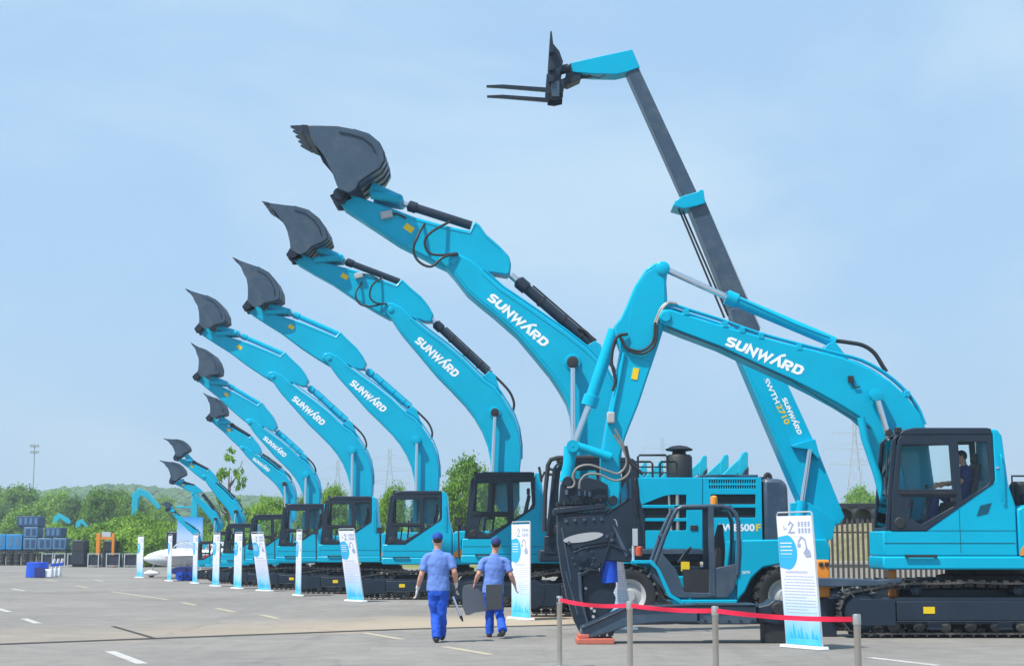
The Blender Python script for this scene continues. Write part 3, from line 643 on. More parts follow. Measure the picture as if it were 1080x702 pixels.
# ------------------------------------------------------------------ E1: biggest machine of the row
def big_excavator():
    yb = 650; Yt = gY(yb); s = 1.0; X = at(574, yb, Yt + .2).x
    root = thing('excavator', (X + 2.6, Yt + 1.7, 0), 'largest turquoise excavator, bucket highest of all, long vented hood and dark counterweight', 'excavator', GRP)
    undercarriage(root, X - .75, 5.6, Yt, .6, 2.8, 1.12)
    Yh = Yt + .15; W = 3.1
    cab(root, X, Yh, .985, 'steel')
    Yhd = Yh + .02
    xz = lambda pts: [(p.x, p.z) for p in (at(q[0], q[1], Yhd) for q in pts)]
    x = lambda px: at(px, 550, Yhd).x
    z = lambda py: at(700, py, Yhd).z
    MB().box(X - .1, x(806), Yh + .03, Yh + W, z(592), z(579.5)).build('deck', M['steel'], root, bevel=.03)
    MB().box(x(660), x(804), Yh - .03, Yh + .028, z(584), z(578.7)).build('walkway', M['grey'], root, bevel=.01)
    MB().lathe([(.9, .95), (1.05, 1.0), (1.05, z(592))], (X + 2.6, Yh + W / 2, 0), 'Z', 32).build('swing_ring', M['black'], root)
    Lw = [xz([(677, 532), (700, 523), (708, 521.5), (724, 521.5), (724, 532)]), xz([(677, 535.5), (724, 535.5), (724, 546), (677, 546)]), xz([(677, 549.5), (724, 549.5), (724, 559), (677, 559)])]
    Rw = [xz([(750, 521), (797, 521), (797, 531.5), (750, 531.5)]), xz([(750, 535), (797, 535), (797, 545.5), (750, 545.5)])]
    lo = [xz([(748 + k * 2.5, 505.5), (749.5 + k * 2.5, 505.5), (749.5 + k * 2.5, 509.5), (748 + k * 2.5, 509.5)]) for k in range(20)]
    lo += [xz([(748 + k * 2.5, 511.5), (749.5 + k * 2.5, 511.5), (749.5 + k * 2.5, 515), (748 + k * 2.5, 515)]) for k in range(20)]
    hood = MB().prism(xz([(655, 578.5), (655, 516), (662, 503.5), (741, 503.5), (741, 578.5)]), Yhd, Yhd + .06, Lw).build('hood_door', M['turq'], root, bevel=.012)
    h2 = MB().prism(xz([(741.6, 578.5), (741.6, 503.5), (803, 503.5), (804.5, 578.5)]), Yhd, Yhd + .06, Rw + lo).build('hood_door', M['turq'], root, bevel=.008)
    mb = MB(); mb.box(x(656), x(804), Yhd + .07, Yh + W - .02, z(578), z(504.6)); mb.build('engine_bay', M['louver'], root)
    MB().box(x(655.5), x(804), Yhd + .062, Yh + W, z(504.4), z(503)).build('hood_top', M['turq'], root)
    MB().box(x(742), x(803), Yhd + .3, Yhd + 2.2, z(503), z(499.5)).build('hood_cover', M['grey'], root, bevel=.02)
    mb = MB()
    for px in (706,): mb.tube([(x(px), Yhd + .075 - .03, z(522)), (x(px + 2), Yhd + .05, z(560))], .03)
    mb.tube([(x(715), Yhd + .05, z(521)), (x(715), Yhd + .05, z(560))], .045)
    mb.build('engine_pipe', M['stain'], hood)
    MB().box(x(728), x(736), Yhd - .02, Yhd + .01, z(559), z(553.5)).build('latch', M['black'], hood, bevel=.01)
    # counterweight
    MB().prism([(x(805.5), z(584)), (x(805.5), z(504)), (x(826), z(504.5)), (x(832), z(511)), (x(833), z(575)), (x(829), z(584))], Yhd + .0, Yh + W - .05).build('counterweight', M['grey'], root, bevel=.12)
    mb = MB(); mb.tube([(x(813), Yhd + .6, z(505)), (x(813.3), Yhd + .6, z(500.5)), (x(815.5), Yhd + .6, z(498.5)), (x(818), Yhd + .6, z(500.5)), (x(818.4), Yhd + .6, z(505))], .05, 8, smooth=3)
    mb.box(x(806), x(811), Yhd + .5, Yhd + .7, z(504.5), z(501.5)); mb.build('lifting_eye', M['black'], root)
    # air pre-cleaner
    cx, cy = x(722.5), Yhd + 1.0; q = lambda py: at(722, py, cy).z
    MB().lathe([(.30, q(503)), (.30, q(482)), (.26, q(479.5)), (.17, q(479)), (.15, q(476)), (.30, q(475)), (.32, q(473.5)), (.18, q(470.5)), (.05, q(469.5))], (cx, cy, 0), 'Z', 28).build('air_cleaner', M['black'], root)
    # handrails
    mb = MB()
    for (a, b, top) in ((674.5, 706, 479), (655, 690, 486), (698, 716, 486)):
        yy = Yhd + .25; mb.tube([(x(a), yy, z(503)), (x(a), yy, z(top + 2)), (x(a + 2), yy, z(top)), (x(b - 2), yy, z(top)), (x(b), yy, z(top + 2)), (x(b), yy, z(503))], .025, 8)
    mb.tube([(x(656), Yhd + .25, z(497.5)), (x(716), Yhd + .25, z(497.5))], .018, 6); mb.tube([(x(674.5), Yhd + .25, z(491.5)), (x(706), Yhd + .25, z(491.5))], .018, 6)
    mb.build('handrail', M['black'], root)
    mb = MB(); yy = Yh - .12                       # front access rail loop
    xx = lambda px, py: at(px, py, yy)
    mb.tube([xx(574, 560), xx(575, 520), xx(578, 490), xx(581, 484.5), xx(588, 482.5), xx(632, 482)], .05, 8)
    mb.tube([xx(577, 494), xx(584, 495)], .03, 8); mb.tube([xx(576, 500), xx(583, 500)], .03, 8)
    mb.build('access_rail', M['black'], root)
    mb = MB(); mb.tube([xx(571, 508), xx(570, 500), xx(568.5, 492)], .03, 6); mb.tube([xx(571, 505), xx(574.5, 497)], .025, 6); mb.build('aerial', M['black'], root)
    MB().tube([at(672, 560, Yh - .1), at(671, 558, Yh - .1), at(670.5, 533, Yh - .05), at(666, 514, Yh)], .012, 6).build('seam', M['louver'], hood)
    # lettering
    p, w = text_polys('SWE600', .03); pf, wf = text_polys('F', .03)
    Yl = Yhd - .004
    put_polys(p, w, .69, at(757, 559.5, Yl), at(796, 559.5, Yl), 7 / ppm(Yl), 'lettering', M['whitelet'], h2)
    put_polys(pf, wf, .69, at(797.5, 559.5, Yl), at(802.5, 559.5, Yl), 7 / ppm(Yl), 'lettering', M['yellow'], h2)
    build_arm(root, E1, Yh + 1.75, 1.18, True, (.72, .5, 1.62))
    return root
big_excavator()

# ------------------------------------------------------------------ M0: near machine on the right with hydraulic shear
def near_excavator():
    yb = 672.5; Yt = gY(yb); s = 1.0; X = at(935, yb, Yt + .15).x
    root = thing('excavator', (X + 2.15, Yt + 1.5, 0), 'nearest turquoise excavator with a man in its cab, folded arm holding a dark hydraulic shear', 'excavator', None)
    undercarriage(root, X - .86, 4.6, Yt, .6, 2.3, 1.02)
    Yh = Yt + .14
    house(root, X, Yh, s, 5.0, 2.8, mirror=False); c = cab(root, X, Yh, s)
    mb = MB()                                     # louvres on the body side and panel seams
    for k in range(6):
        z0 = 2.05 + k * .032; mb.prism([(X + 1.62 + k * .012, z0), (X + 1.82 + k * .012, z0 + .05), (X + 1.82 + k * .012, z0 + .062), (X + 1.62 + k * .012, z0 + .012)], Yh + .004, Yh + .02)
    mb.build('vent', M['louver'], c)
    mb = MB(); mb.box(X + 1.32, X + 1.326, Yh + .008, Yh + .0135, 1.42, 2.17); mb.box(X + .02, X + 2.28, Yh + .008, Yh + .0135, 1.797, 1.803); mb.build('seam', M['louver'], c)
    MB().box(X + 1.98, X + 2.04, Yh - .0, Yh + .02, 2.86, 2.89).build('latch', M['printink'], c)
    mb = MB()
    zb = 2.24; mb.tube([(X + 2.3, Yh + .15, zb), (X + 2.3, Yh + .15, zb + .5), (X + 2.9, Yh + .15, zb + .5)], .02, 8); mb.lathe([(.15, 2.2), (.15, 2.6), (.1, 2.66)], (X + 2.55, Yh + .6, 0), 'Z', 20)
    mb.build('air_cleaner', M['black'], root)
    Yc = Yh + 1.38; wb = .66; Yb = Yc - wb / 2
    xz = lambda pts, Y: [(p.x, p.z) for p in (at(q[0], q[1], Y) for q in pts)]
    bp = [(694,333),(697,340),(703,344),(720,351),(760,366),(800,385),(835,400.5),(860,413),(885,426.5),(905,439),(918,451),(928,470),(936,492),(944,520),(955,545),(970,556),(984,552),(990,535),(984,500),(980,470),(977,452),(970,435),(957,418),(940,402),(915,387),(890,377),(860,369),(820,359),(780,348),(745,338),(720,330),(708,326),(698,326)]
    boom = MB().prism(xz(bp, Yb), Yb, Yc + wb / 2).build('boom', M['turq'], root, bevel=.032)
    up = [(702,322),(712,321),(725,325),(760,336),(800,350),(840,361),(880,371),(910,379),(935,393),(955,410),(969,428),(977,447)]
    for k, off in ((0, .06), (1, .16), (2, .50)):
        MB().tube([Vector((p.x, Yb + off, p.z)) for p in (at(q[0], q[1], Yb) for q in up)], .026, 8, smooth=3).build('pipe', M['turq'], boom)
    mb = MB()
    for q in ((724, 327), (765, 340), (783, 346), (803, 352), (843, 364), (957, 413)):
        p = at(*q, Yb); MB().box(p.x - .05, p.x + .05, Yb - .01, Yb + .62, p.z - .09, p.z + .02).build('pipe_clamp', M['turq'], boom, bevel=.01)
    mb = MB()
    for q, r in (((702, 334), .10),):
        p = at(*q, Yb); MB().lathe([(r * .85, -.04), (r, -.02), (r, wb + .02), (r * .85, wb + .04)], (p.x, Yb, p.z), 'Y', 24).build('pin_boss', M['turq'], boom)
    p = at(897, 400, Yb); mb = MB(); mb.box(p.x - .05, p.x + .05, Yb - .05, Yb + .01, p.z - .05, p.z + .06); mb.tube([(p.x, Yb - .03, p.z), (p.x + .06, Yb - .03, p.z - .15), (p.x + .16, Yb - .03, p.z - .13)], .015, 6); mb.build('valve', M['black'], boom)
    MB().prism(xz([(868, 371), (874, 362), (882, 358), (897, 378)], Yb), Yc - .2, Yc + .2).build('cylinder_lug', M['turq'], boom, bevel=.01)
    MB().tube([at(q[0], q[1], Yc - .05) for q in ((880, 359), (895, 361), (910, 364), (922, 372), (931, 386), (935, 392))], .04, 10, smooth=4).build('hose', M['black'], boom)
    mb = MB(); mb.prism(xz([(703, 344.2), (720, 351.2), (760, 366.2), (835, 400.7), (918, 451.2), (918, 452.2), (835, 401.7), (760, 367.2), (720, 352.2), (703, 345.2)], Yb), Yb - .02, Yb + .03); mb.build('weld_edge', M['steel'], boom)
    Yl = Yb - .005; put_logo(at(764, 363.5, Yl), at(844, 396, Yl), 10.2 / ppm(Yl), boom)
    for sd in (-1, 1):                            # boom cylinders
        y = Yc + sd * (wb / 2 + .14); p0 = at(924, 416, y); p1 = at(940, 470, y); p2 = at(958, 545, y)
        cy = MB().tube([p1, p1 + (p2 - p1) * .05, p2], [.12, .10, .10], 20).build('boom_cylinder', M['turq'], root)
        MB().cyl(p0, p1, .055).build('rod', M['chrome'], cy)
        MB().lathe([(.06, -.08), (.12, -.07), (.12, .07), (.06, .08)], (p0.x, y, p0.z), 'Y', 18).build('rod_eye', M['turq'], cy)
    y = Yc - .6; MB().tube([at(908, 440, y), at(912, 462, y), at(925, 500, y), at(934, 535, y)], .07, 14).build('hose_guide', M['turq'], root)
    y = Yc - .62; MB().tube([at(q[0], q[1], y) for q in ((938, 452), (940, 462), (941, 472), (938, 485), (937, 505), (936, 530))], .03, 8, smooth=3).build('hose', M['black'], root)
    # stick
    ws = .50; Ys = Yc - ws / 2
    sp = [(681,283),(690,277.5),(700,275),(704.5,282),(703,298),(704,314),(702,340),(694,366),(684,395),(674,425),(660,460),(654,482),(655,515),(653,532),(646,537),(639,531),(634,505),(634,480),(640,442),(647,412),(655,368),(649,352),(648,343),(654,336),(661,322),(669,302)]
    stick = MB().prism(xz(sp, Ys), Ys, Yc + ws / 2).build('stick', M['turq'], root, bevel=.032)
    inner = [(cx + (q[0] - cx) * .90, cy + (q[1] - cy) * .93) for cx, cy in ((683, 322),) for q in [(682,285),(690,280),(700,279),(703,300),(703,318),(700,345),(686,385),(664,380),(660,350),(664,320),(670,303)]]
    MB().prism(xz(inner, Ys), Ys - .012, Ys + .01).build('reinforcing_plate', M['turq'], stick, bevel=.006)
    p = at(670, 394, Ys); MB().obox(Vector((p.x, Ys - .006, p.z)), (.11, .012, .21), Matrix.Rotation(R(12), 3, 'Y')).build('warning_sticker', M['yellow'], stick)
    p = at(699, 283, Ys); MB().lathe([(.10, -.05), (.13, -.03), (.13, ws + .03), (.10, ws + .05)], (p.x, Ys, p.z), 'Y', 20).build('pin_boss', M['turq'], stick)
    for k, off in ((0, .03), (1, .11)):
        MB().tube([at(q[0] + k * 2, q[1], Ys - .05) for q in ((690, 342), (692, 336), (697, 325), (704, 319), (712, 320))], .022, 8, smooth=3).build('hose', M['stain'], stick)
        MB().tube([at(q[0] + k * 2, q[1] + k * 3, Ys - .07) for q in ((691, 340), (690, 355), (686, 364), (676, 370), (664, 368), (657, 362), (654, 354))], .024, 8, smooth=3).build('hose', M['black'], stick)
    MB().tube([at(q[0], q[1], Ys - .03) for q in ((658, 372), (653, 400), (648, 425), (645, 440))], .03, 8).build('pipe', M['turq'], stick)
    p = at(644, 440, Ys); MB().box(p.x - .07, p.x + .07, Ys - .12, Ys, p.z - .11, p.z + .09).build('valve', M['silver'], stick, bevel=.02)
    # arm cylinder: boom lug -> stick tail
    p0 = at(880, 361, Yc); p1 = at(766, 313, Yc); p2 = at(700, 283, Yc)
    cy = MB().tube([p0, p1 + (p0 - p1) * .10, p1 + (p0 - p1) * .095, p1], [.105, .105, .14, .14], 20).build('arm_cylinder', M['turq'], root)
    MB().cyl(p1, p2, .06).build('rod', M['chrome'], cy)
    MB().tube([at(766, 308.5, Yc - .1), at(840, 342, Yc - .1), at(874, 355, Yc - .1)], .022, 8).build('pipe', M['turq'], cy)
    # bucket cylinder on the stick and links
    p0 = at(648, 348, Yc); p1 = at(621, 428, Yc); p2 = at(607, 464, Yc)
    cy = MB().tube([p0, p1 + (p0 - p1) * .14, p1 + (p0 - p1) * .13, p1], [.115, .115, .15, .15], 20).build('tool_cylinder', M['turq'], root)
    MB().cyl(p1, p2 - (p1 - p2) * .05, .06).build('rod', M['chrome'], cy)
    MB().tube([at(662, 352, Yc - .3), at(650, 356, Yc - .33), at(645, 380, Yc - .3), at(649, 400, Yc - .3), at(646, 412, Yc - .3)], .028, 8, smooth=4).build('hose', M['black'], cy)
    mb = MB()
    for sd in (-1, 1):
        y = Yc + sd * .33; mb.tube([at(603, 470, y), at(615, 472, y), at(644, 482, y)], [.10, .075, .085], 12)
    mb.cyl(at(604, 470, Yc - .42), at(604, 470, Yc + .42), .11); mb.build('idler_link', M['turq'], root)
    mb = MB()
    for sd in (-1, 1): mb.tube([at(602, 471, Yc + sd * .2), at(600, 490, Yc + sd * .2), at(597, 508, Yc + sd * .2)], [.13, .11, .13], 12)
    mb.build('tool_link', M['turq'], root)
    # hydraulic shear
    wsn = .62; Y0 = Yc - wsn / 2
    sh = MB().prism(xz([(588,541),(640,539),(648,548),(657,566),(667,586),(665,593),(637,590.5),(632,599),(613,602),(611,606),(612,628),(620,658),(619,668),(613,669),(606,655),(598,630),(592,600),(588,570)], Y0), Y0, Yc + wsn / 2).build('shear_body', M['steel'], root, bevel=.02)
    mb = MB()
    for y in (Y0 + .02, Yc + wsn / 2 - .07):
        mb.prism(xz([(590,532),(592,510),(599,501),(612,505),(620,503),(634,507),(641,511),(641,524),(638,532)], Y0), y, y + .05)
    mb.box(at(592, 515, Yc).x, at(636, 515, Yc).x, Y0 + .08, Yc + wsn / 2 - .08, at(600, 532, Yc).z, at(600, 516, Yc).z)
    for q in ((598, 508), (645, 528)):
        p = at(*q, Yc); mb.cyl(p - Vector((0, .36, 0)), p + Vector((0, .36, 0)), .09)
    mb.build('mounting_bracket', M['steel'], sh, bevel=.01)
    mb = MB(); p0 = at(584, 537, Y0); p1 = at(639, 532, Y0)
    mb.prism(xz([(583.5, 536), (637.5, 530), (639, 533.5), (638, 536), (584, 542)], Y0 - .05), Y0 - .06, Yc + wsn / 2 + .06)
    mb.build('mounting_flange', M['steel'], sh, bevel=.015)
    mb = MB()
    for k in range(7):
        p = at(588 + k * 7.6, 533 - k * .75, Y0 - .05); mb.cyl(p, p + Vector((0, 0, .06)), .03, n=6)
    mb.build('bolt', M['black'], sh)
    ck = MB().prism(xz([(593,545),(636,543),(644,556),(650,571),(640,571.5),(618,575),(604,580),(598,566)], Y0), Y0 - .025, Y0 + .01).build('cheek_plate', M['steel'], sh, bevel=.012)
    for q in ((597, 549), (606, 548), (616, 547.5), (626, 547), (634, 547), (600, 572), (640, 565), (645, 569)):
        p = at(*q, Y0); MB().cyl(p + Vector((0, -.025, 0)), p + Vector((0, -.05, 0)), .032, n=6).build('bolt', M['grey'], ck)
    for k in range(10):
        a_ = k * 2 * math.pi / 10; p = at(615, 588, Y0) + Vector((.19 * math.cos(a_), 0, .19 * math.sin(a_))); MB().cyl(p, p + Vector((0, -.022, 0)), .02, n=6).build('bolt', M['grey'], sh)
    MB().prism(xz([(609.5,604),(612.5,603),(613.5,628),(621,657),(618.5,658),(610.8,629)], Y0), Y0 - .018, Y0 + .01).build('cutting_blade', M['grey'], sh, bevel=.006)
    for q0_, q1_ in (((590, 556), (600, 612)), ((594, 602), (607, 648))):
        MB().tube([at(q0_[0] + 2.5, q0_[1], Y0 - .003), at(q1_[0] + 2.5, q1_[1], Y0 - .003)], .016, 6).build('weld_rib', M['grey'], sh)  # edge ribs in paler grey than the body, so their lines look lit
    MB().prism(xz([(646,553),(650,558),(663,584),(660,588),(652,570)], Y0), Y0 - .02, Y0 + .01).build('wear_plate', M['grey'], sh, bevel=.008)
    pts = [(615 + 21 * math.cos(a), 566.5 + 4.6 * math.sin(a) - 3.2 * math.cos(a)) for a in (2 * math.pi * k / 28 for k in range(28))]
    MB().prism(xz(pts, Y0), Y0 - .034, Y0 + .01).build('oval_plate', M['silver'], sh)
    p = at(615, 588, Y0); MB().lathe([(.03, -.05), (.07, -.05), (.075, -.03), (.10, -.03), (.105, -.015), (.135, -.015), (.14, .0)], (p.x, Y0, p.z), 'Y', 28).build('pivot_pin', M['steel'], sh)
    mb = MB(); mb.prism(xz([(606.5, 581), (617, 576.5), (640, 573), (640, 574.5), (617, 578), (607, 583)], Y0), Y0 - .02, Y0 + .01)
    mb.prism(xz([(632, 601), (646, 560), (648, 561), (634, 602)], Y0), Y0 - .03, Y0 + .01)
    mb.prism(xz([(641, 571), (664, 582), (664, 584), (641, 573)], Y0), Y0 - .03, Y0 + .01)
    mb.prism(xz([(611, 605), (622, 599), (632, 600), (632, 602), (622, 601.5), (612.5, 608)], Y0), Y0 - .03, Y0 + .01)
    mb.build('weld_rib', M['steel'], sh, bevel=.006)
    jaw = MB().prism(xz([(614,602),(630,599),(637,608),(646,621),(650,630),(648,641),(634,655),(622,660),(616,640)], Y0), Y0 + .10, Yc + wsn / 2 - .10).build('shear_jaw', M['steel'], root, bevel=.02)
    mb = MB()
    for q in ((624, 641), (627, 644), (626, 650), (618, 620)):
        p = at(*q, Y0); mb.cyl(p + Vector((0, .06, 0)), p + Vector((0, .11, 0)), .028, n=8)
    mb.build('bolt', M['silver'], jaw)
    p0 = at(641, 588, Yc - .12); p1 = at(642.5, 614, Yc - .12)
    MB().tube([p0, p1], [.16, .16], 24).build('jaw_cylinder', M['blue'], root)
    MB().tube([p1, p1 + (p1 - p0) * .15, p1 + (p1 - p0) * .38], [.12, .12, .07], 20).build('jaw_cylinder_head', M['steel'], root)
    for h in (((598,514),(604,513),(606,508),(604,502),(609,493),(622,490),(640,496),(652,499),(660,491),(660,480),(654,468),(647,458)), ((611,515),(612,507),(619,500),(632,500),(646,506),(656,505),(664,497),(664,484),(656,466),(648,452))):
        MB().tube([at(q[0], q[1], Y0 - .16) for q in h], .020, 8, smooth=5).build('hose', M['hosegrey'], sh)
    MB().tube([at(q[0], q[1], Yc - .55) for q in ((660, 470), (664, 486), (672, 494), (678, 500))], .03, 8, smooth=4).build('hose', M['black'], stick)
    mb = MB()
    for q in ((598, 516), (611, 517), (617, 517), (622, 518)):
        p = at(*q, Y0 - .1); mb = MB(); mb.cyl(p, p + Vector((0, 0, -.09)), .03, n=8); mb.cyl(p + Vector((0, 0, -.05)), p + Vector((0, .15, -.05)), .025, n=8); mb.build('hose_fitting', M['grey'], sh)
    return root, X, Yh, Yc
M0, M0X, M0Y, M0C = near_excavator()

# long grey steel attachment lying in front + blocks
def grey_beam():
    Y0 = 24.55; W = .55
    xz = lambda pts, Y=Y0: [(p.x, p.z) for p in (at(q[0], q[1], Y) for q in pts)]
    c = at(720, 650, Y0 + W / 2)
    root = thing('steel_attachment', (c.x, c.y, 0), 'long slate grey steel attachment with toothed tip on a red block before the telehandler', 'attachment')
    b = MB().prism(xz([(612.5,668),(614,661),(660,641),(686,639),(736,638),(736,656),(700,656),(664,659),(645,666),(622,673),(614,673)]), Y0, Y0 + W).build('tapered_arm', M['grey'], root, bevel=.02)
    mb = MB(); mb.prism(xz([(613, 661.5), (660, 640.2), (736, 637), (736, 638.2), (660, 642), (614, 664)]), Y0 - .04, Y0 + W + .04); mb.build('top_flange', M['steel'], b, bevel=.008)
    mb = MB()
    for k in range(3):
        x = 626 + k * 8; mb.prism(xz([(x, 668 - k * 1.6), (x + 7, 666 - k * 1.6), (x + 5, 673 - k * 1.6), (x + 1, 674.5 - k * 1.6)]), Y0 + .05, Y0 + W - .05)
    mb.build('tooth', M['steel'], b)
    p = MB().prism(xz([(737,638),(798,638.5),(799,656),(790,658),(742,658),(737,655)]), Y0 + .04, Y0 + W + .3).build('box_section', M['grey'], root, bevel=.02)
    mb = MB()
    for k in range(5): q = at(744 + k * 12.5, 655, Y0 + .04); mb.cyl(q, q - Vector((0, .02, 0)), .03, n=8)
    mb.box(at(737, 638, Y0).x, at(800, 638, Y0).x, Y0 - .02, Y0 + W + .3, at(740, 638.3, Y0).z, at(740, 637, Y0).z)
    mb.build('bolted_edge', M['steel'], p)
    MB().prism(xz([(799.5,640),(812,637),(818,632),(830,634),(840,640),(842,655),(836,660),(799.5,656)]), Y0 + .1, Y0 + W + .2).build('end_fork', M['steel'], root, bevel=.02)
    mb = MB(); q = at(822, 642, Y0); mb.lathe([(.03, -.06), (.09, -.06), (.12, -.02), (.12, .1)], (q.x, Y0 + .1, q.z), 'Y', 20); mb.build('pin', M['black'], root)
grey_beam()
g = at(628, 672, 24.6); gx0, gx1 = at(608, 675, 24.6).x, at(647.5, 675, 24.6).x
zt = at(628, 668.5, 24.5).z
t = thing('timber_block', (g.x, 24.8, 0), 'red painted timber block under the toothed tip of the grey attachment', 'block')
MB().box(gx0, gx1, 24.45, 25.15, .002, at(628, 672.8, 24.5).z).build('base_board', M['block'], t, bevel=.012)
MB().box(gx0 + .03, gx0 + .2, 24.5, 25.1, at(628, 672.8, 24.5).z + .002, zt).build('chock', M['block'], t, bevel=.012)
q = at(822, 660, 24.8); t = thing('support_block', (q.x, 24.9, 0), 'dark rubber support block under the right end of the grey attachment', 'block')
MB().box(q.x - .25, q.x + .2, 24.7, 25.2, .002, at(822, 657, 24.65).z).build('sleeper', M['black'], t, bevel=.015)
MB().box(q.x - .2, q.x + .15, 24.72, 25.18, at(822, 657, 24.65).z + .002, at(822, 654, 24.65).z).build('packing_board', M['black'], t, bevel=.01)

# ------------------------------------------------------------------ telehandler
def tyre(parent, c, r, w, name='wheel'):
    c = Vector(c)
    t = MB().lathe([(r * .58, -w * .42), (r * .80, -w * .5), (r * .93, -w * .46), (r * .96, -w * .3), (r * .96, w * .3), (r * .93, w * .46), (r * .80, w * .5), (r * .58, w * .42), (r * .57, 0), (r * .58, -w * .42)], c, 'Y', 40, caps=False).build(name, M['black'], parent)
    mb = MB(); n = 18
    for k in range(n):
        for sd in (-1, 1):
            a = 2 * math.pi * (k + (.5 if sd > 0 else 0)) / n
            rot = Matrix.Rotation(-a, 3, 'Y') @ Matrix.Rotation(sd * R(28), 3, 'X')
            p = c + Vector((math.cos(a) * r * .965, sd * w * .25, math.sin(a) * r * .965))
            mb.obox(p, (r * .09, w * .52, r * .10), rot)
    mb.build('tread', M['black'], t)
    MB().lathe([(r * .08, -w * .40), (r * .20, -w * .40), (r * .22, -w * .30), (r * .44, -w * .22), (r * .52, -w * .40), (r * .59, -w * .44), (r * .56, -w * .3), (r * .565, w * .4), (r * .2, w * .4)], c, 'Y', 32).build('rim', M['silver'], t)
    return t
def telehandler():
    yb = 658.5; Yt = gY(yb); W = 2.35
    xz = lambda pts, Y: [(p.x, p.z) for p in (at(q[0], q[1], Y) for q in pts)]
    c = at(745, 600, Yt + W / 2)
    root = thing('telehandler', (c.x, c.y, 0), 'turquoise telehandler with open cab and a very long raised boom carrying pallet forks', 'telehandler')
    r = 29.3 / ppm(Yt + .25)
    for px in (663, 826):
        for y in (Yt + .22, Yt + W - .22):
            p = at(px, 629, Yt + .22); tyre(root, (p.x, y, r + .0), r, .42)
    Y1 = Yt + .30; Y2 = Yt + W - .30
    ch = MB().prism(xz([(690,600),(698,614),(706,629),(720,634),(778,634),(784,626),(792,612),(802,600),(824,594),(872,596),(876,578),(872,569),(778,570),(776,607),(704,607),(695,592),(672,591),(672,596)], Y1), Y1, Y2).build('chassis', M['turq'], root, bevel=.03)
    MB().prism(xz([(690,606),(701,630),(715,641),(786,641),(798,615),(790,600),(700,596)], Y1 + .3), Y1 + .35, Y2 - .35).build('underframe', M['steel'], root)
    # mudguards
    mb = MB(); mb.prism(xz([(640,606),(645,597),(660,594),(685,594),(692,600),(704,628),(720,638),(722,634),(708,626),(696,600),(688,590.5),(655,590.5)], Yt + .02), Yt + .02, Yt + .5); mb.build('mudguard', M['turq'], root, bevel=.01)
    mb = MB(); mb.prism(xz([(704,632),(778,632),(776,640.5),(718,640.5)], Yt + .06), Yt + .06, Yt + .34); mb.build('side_step', M['turq'], root, bevel=.02)
    MB().prism(xz([(720, 636), (756, 636), (752, 639), (724, 639)], Yt + .05), Yt + .045, Yt + .07).build('step_slot', M['louver'], root)
    # rear body (engine side)
    MB().prism(xz([(778,569),(872,568),(876,578),(876,596),(826,594),(805,598),(793,609),(786,624),(778,632)], Yt + .12), Yt + .12, Y1 + .3).build('engine_cover', M['turq'], root, bevel=.03)
    p, w = text_polys('SWTH', .02); put_polys(p, w, .69, at(783, 605, Yt + .115), at(791, 604.5, Yt + .115), 3 / ppm(Yt), 'lettering', M['whitelet'], root)
    # cab: lower dark tub, ROPS hoop, seat, wheel
    Yc0 = Yt + .10; cw = .95
    tub = [(686,607),(690,600),(712,600),(716,608),(717,624),(729,626),(746,626),(746,598),(776,592),(778,600),(776,620),(769,629),(718,630),(700,622)]
    cab_ = MB().prism(xz([(685.5,604),(697,582),(713,600),(722,624),(748,625),(748,600),(777,594),(778,606),(774,623),(767,630),(716,630),(700,623)], Yc0), Yc0, Yc0 + .06).build('cab_door', M['grey'], root, bevel=.015)
    MB().prism(xz([(722,624),(748,625),(748,600),(720,600)], Yc0), Yc0 + .03, Yc0 + .07).build('door_inset', M['black'], cab_)
    mb = MB()
    for y in (Yc0 + .03, Yc0 + cw):
        mb.tube([Vector((q.x, y, q.z)) for q in (at(a, b, Yc0) for a, b in ((686, 606), (692, 590), (701, 565), (710, 544), (714, 537), (720, 534), (762, 533.5), (770, 535.5), (776, 541), (779, 550), (779.5, 580), (778, 606)))], .045, 10)
        mb.box(at(747.5, 560, Yc0).x, at(753, 560, Yc0).x, y - .05, y + .05, at(750, 628, Yc0).z, at(750, 534, Yc0).z)
    for a, b in ((714, 537), (770, 535.5), (701, 565)):
        q = at(a, b, Yc0); mb.cyl((q.x, Yc0, q.z), (q.x, Yc0 + cw, q.z), .045)
    mb.build('cab_frame', M['grey'], root)
    q = at(740, 534, Yc0); MB().box(at(716, 534, Yc0).x, at(772, 534, Yc0).x, Yc0 + .06, Yc0 + cw - .03, q.z - .01, q.z + .03).build('cab_roof', M['steel'], root)
    mb = MB(); mb.prism(xz([(735,618),(736,606),(754,604),(757,570),(762,552),(765,552),(767,575),(766,618)], Yc0), Yc0 + .3, Yc0 + .75); mb.build('driver_seat', M['black'], root, bevel=.04)
    q = at(722, 585, Yc0 + .5); mb = MB(); mb.tube([at(728, 612, Yc0 + .5), at(722, 590, Yc0 + .5)], .04, 8)
    ang = R(50)
    pts = [q + Vector((.2 * math.cos(a) * math.cos(ang), .2 * math.sin(a), .2 * math.cos(a) * math.sin(ang))) for a in (2 * math.pi * k / 20 for k in range(21))]
    mb.tube(pts, .02, 6); mb.build('steering_wheel', M['black'], root)
    q = at(724, 597, Yc0 + .2); MB().box(at(719, 597, Yc0).x, at(728, 597, Yc0).x, Yc0 + .12, Yc0 + .14, at(724, 602, Yc0).z, at(724, 592, Yc0).z).build('data_plate', M['yellow'], root)
    q = at(753, 527, Yc0 + .3); MB().lathe([(.07, q.z - .12), (.075, q.z - .03), (.07, q.z + .06), (.03, q.z + .09)], (q.x, q.y, 0), 'Z', 16).build('beacon', M['amber'], root)
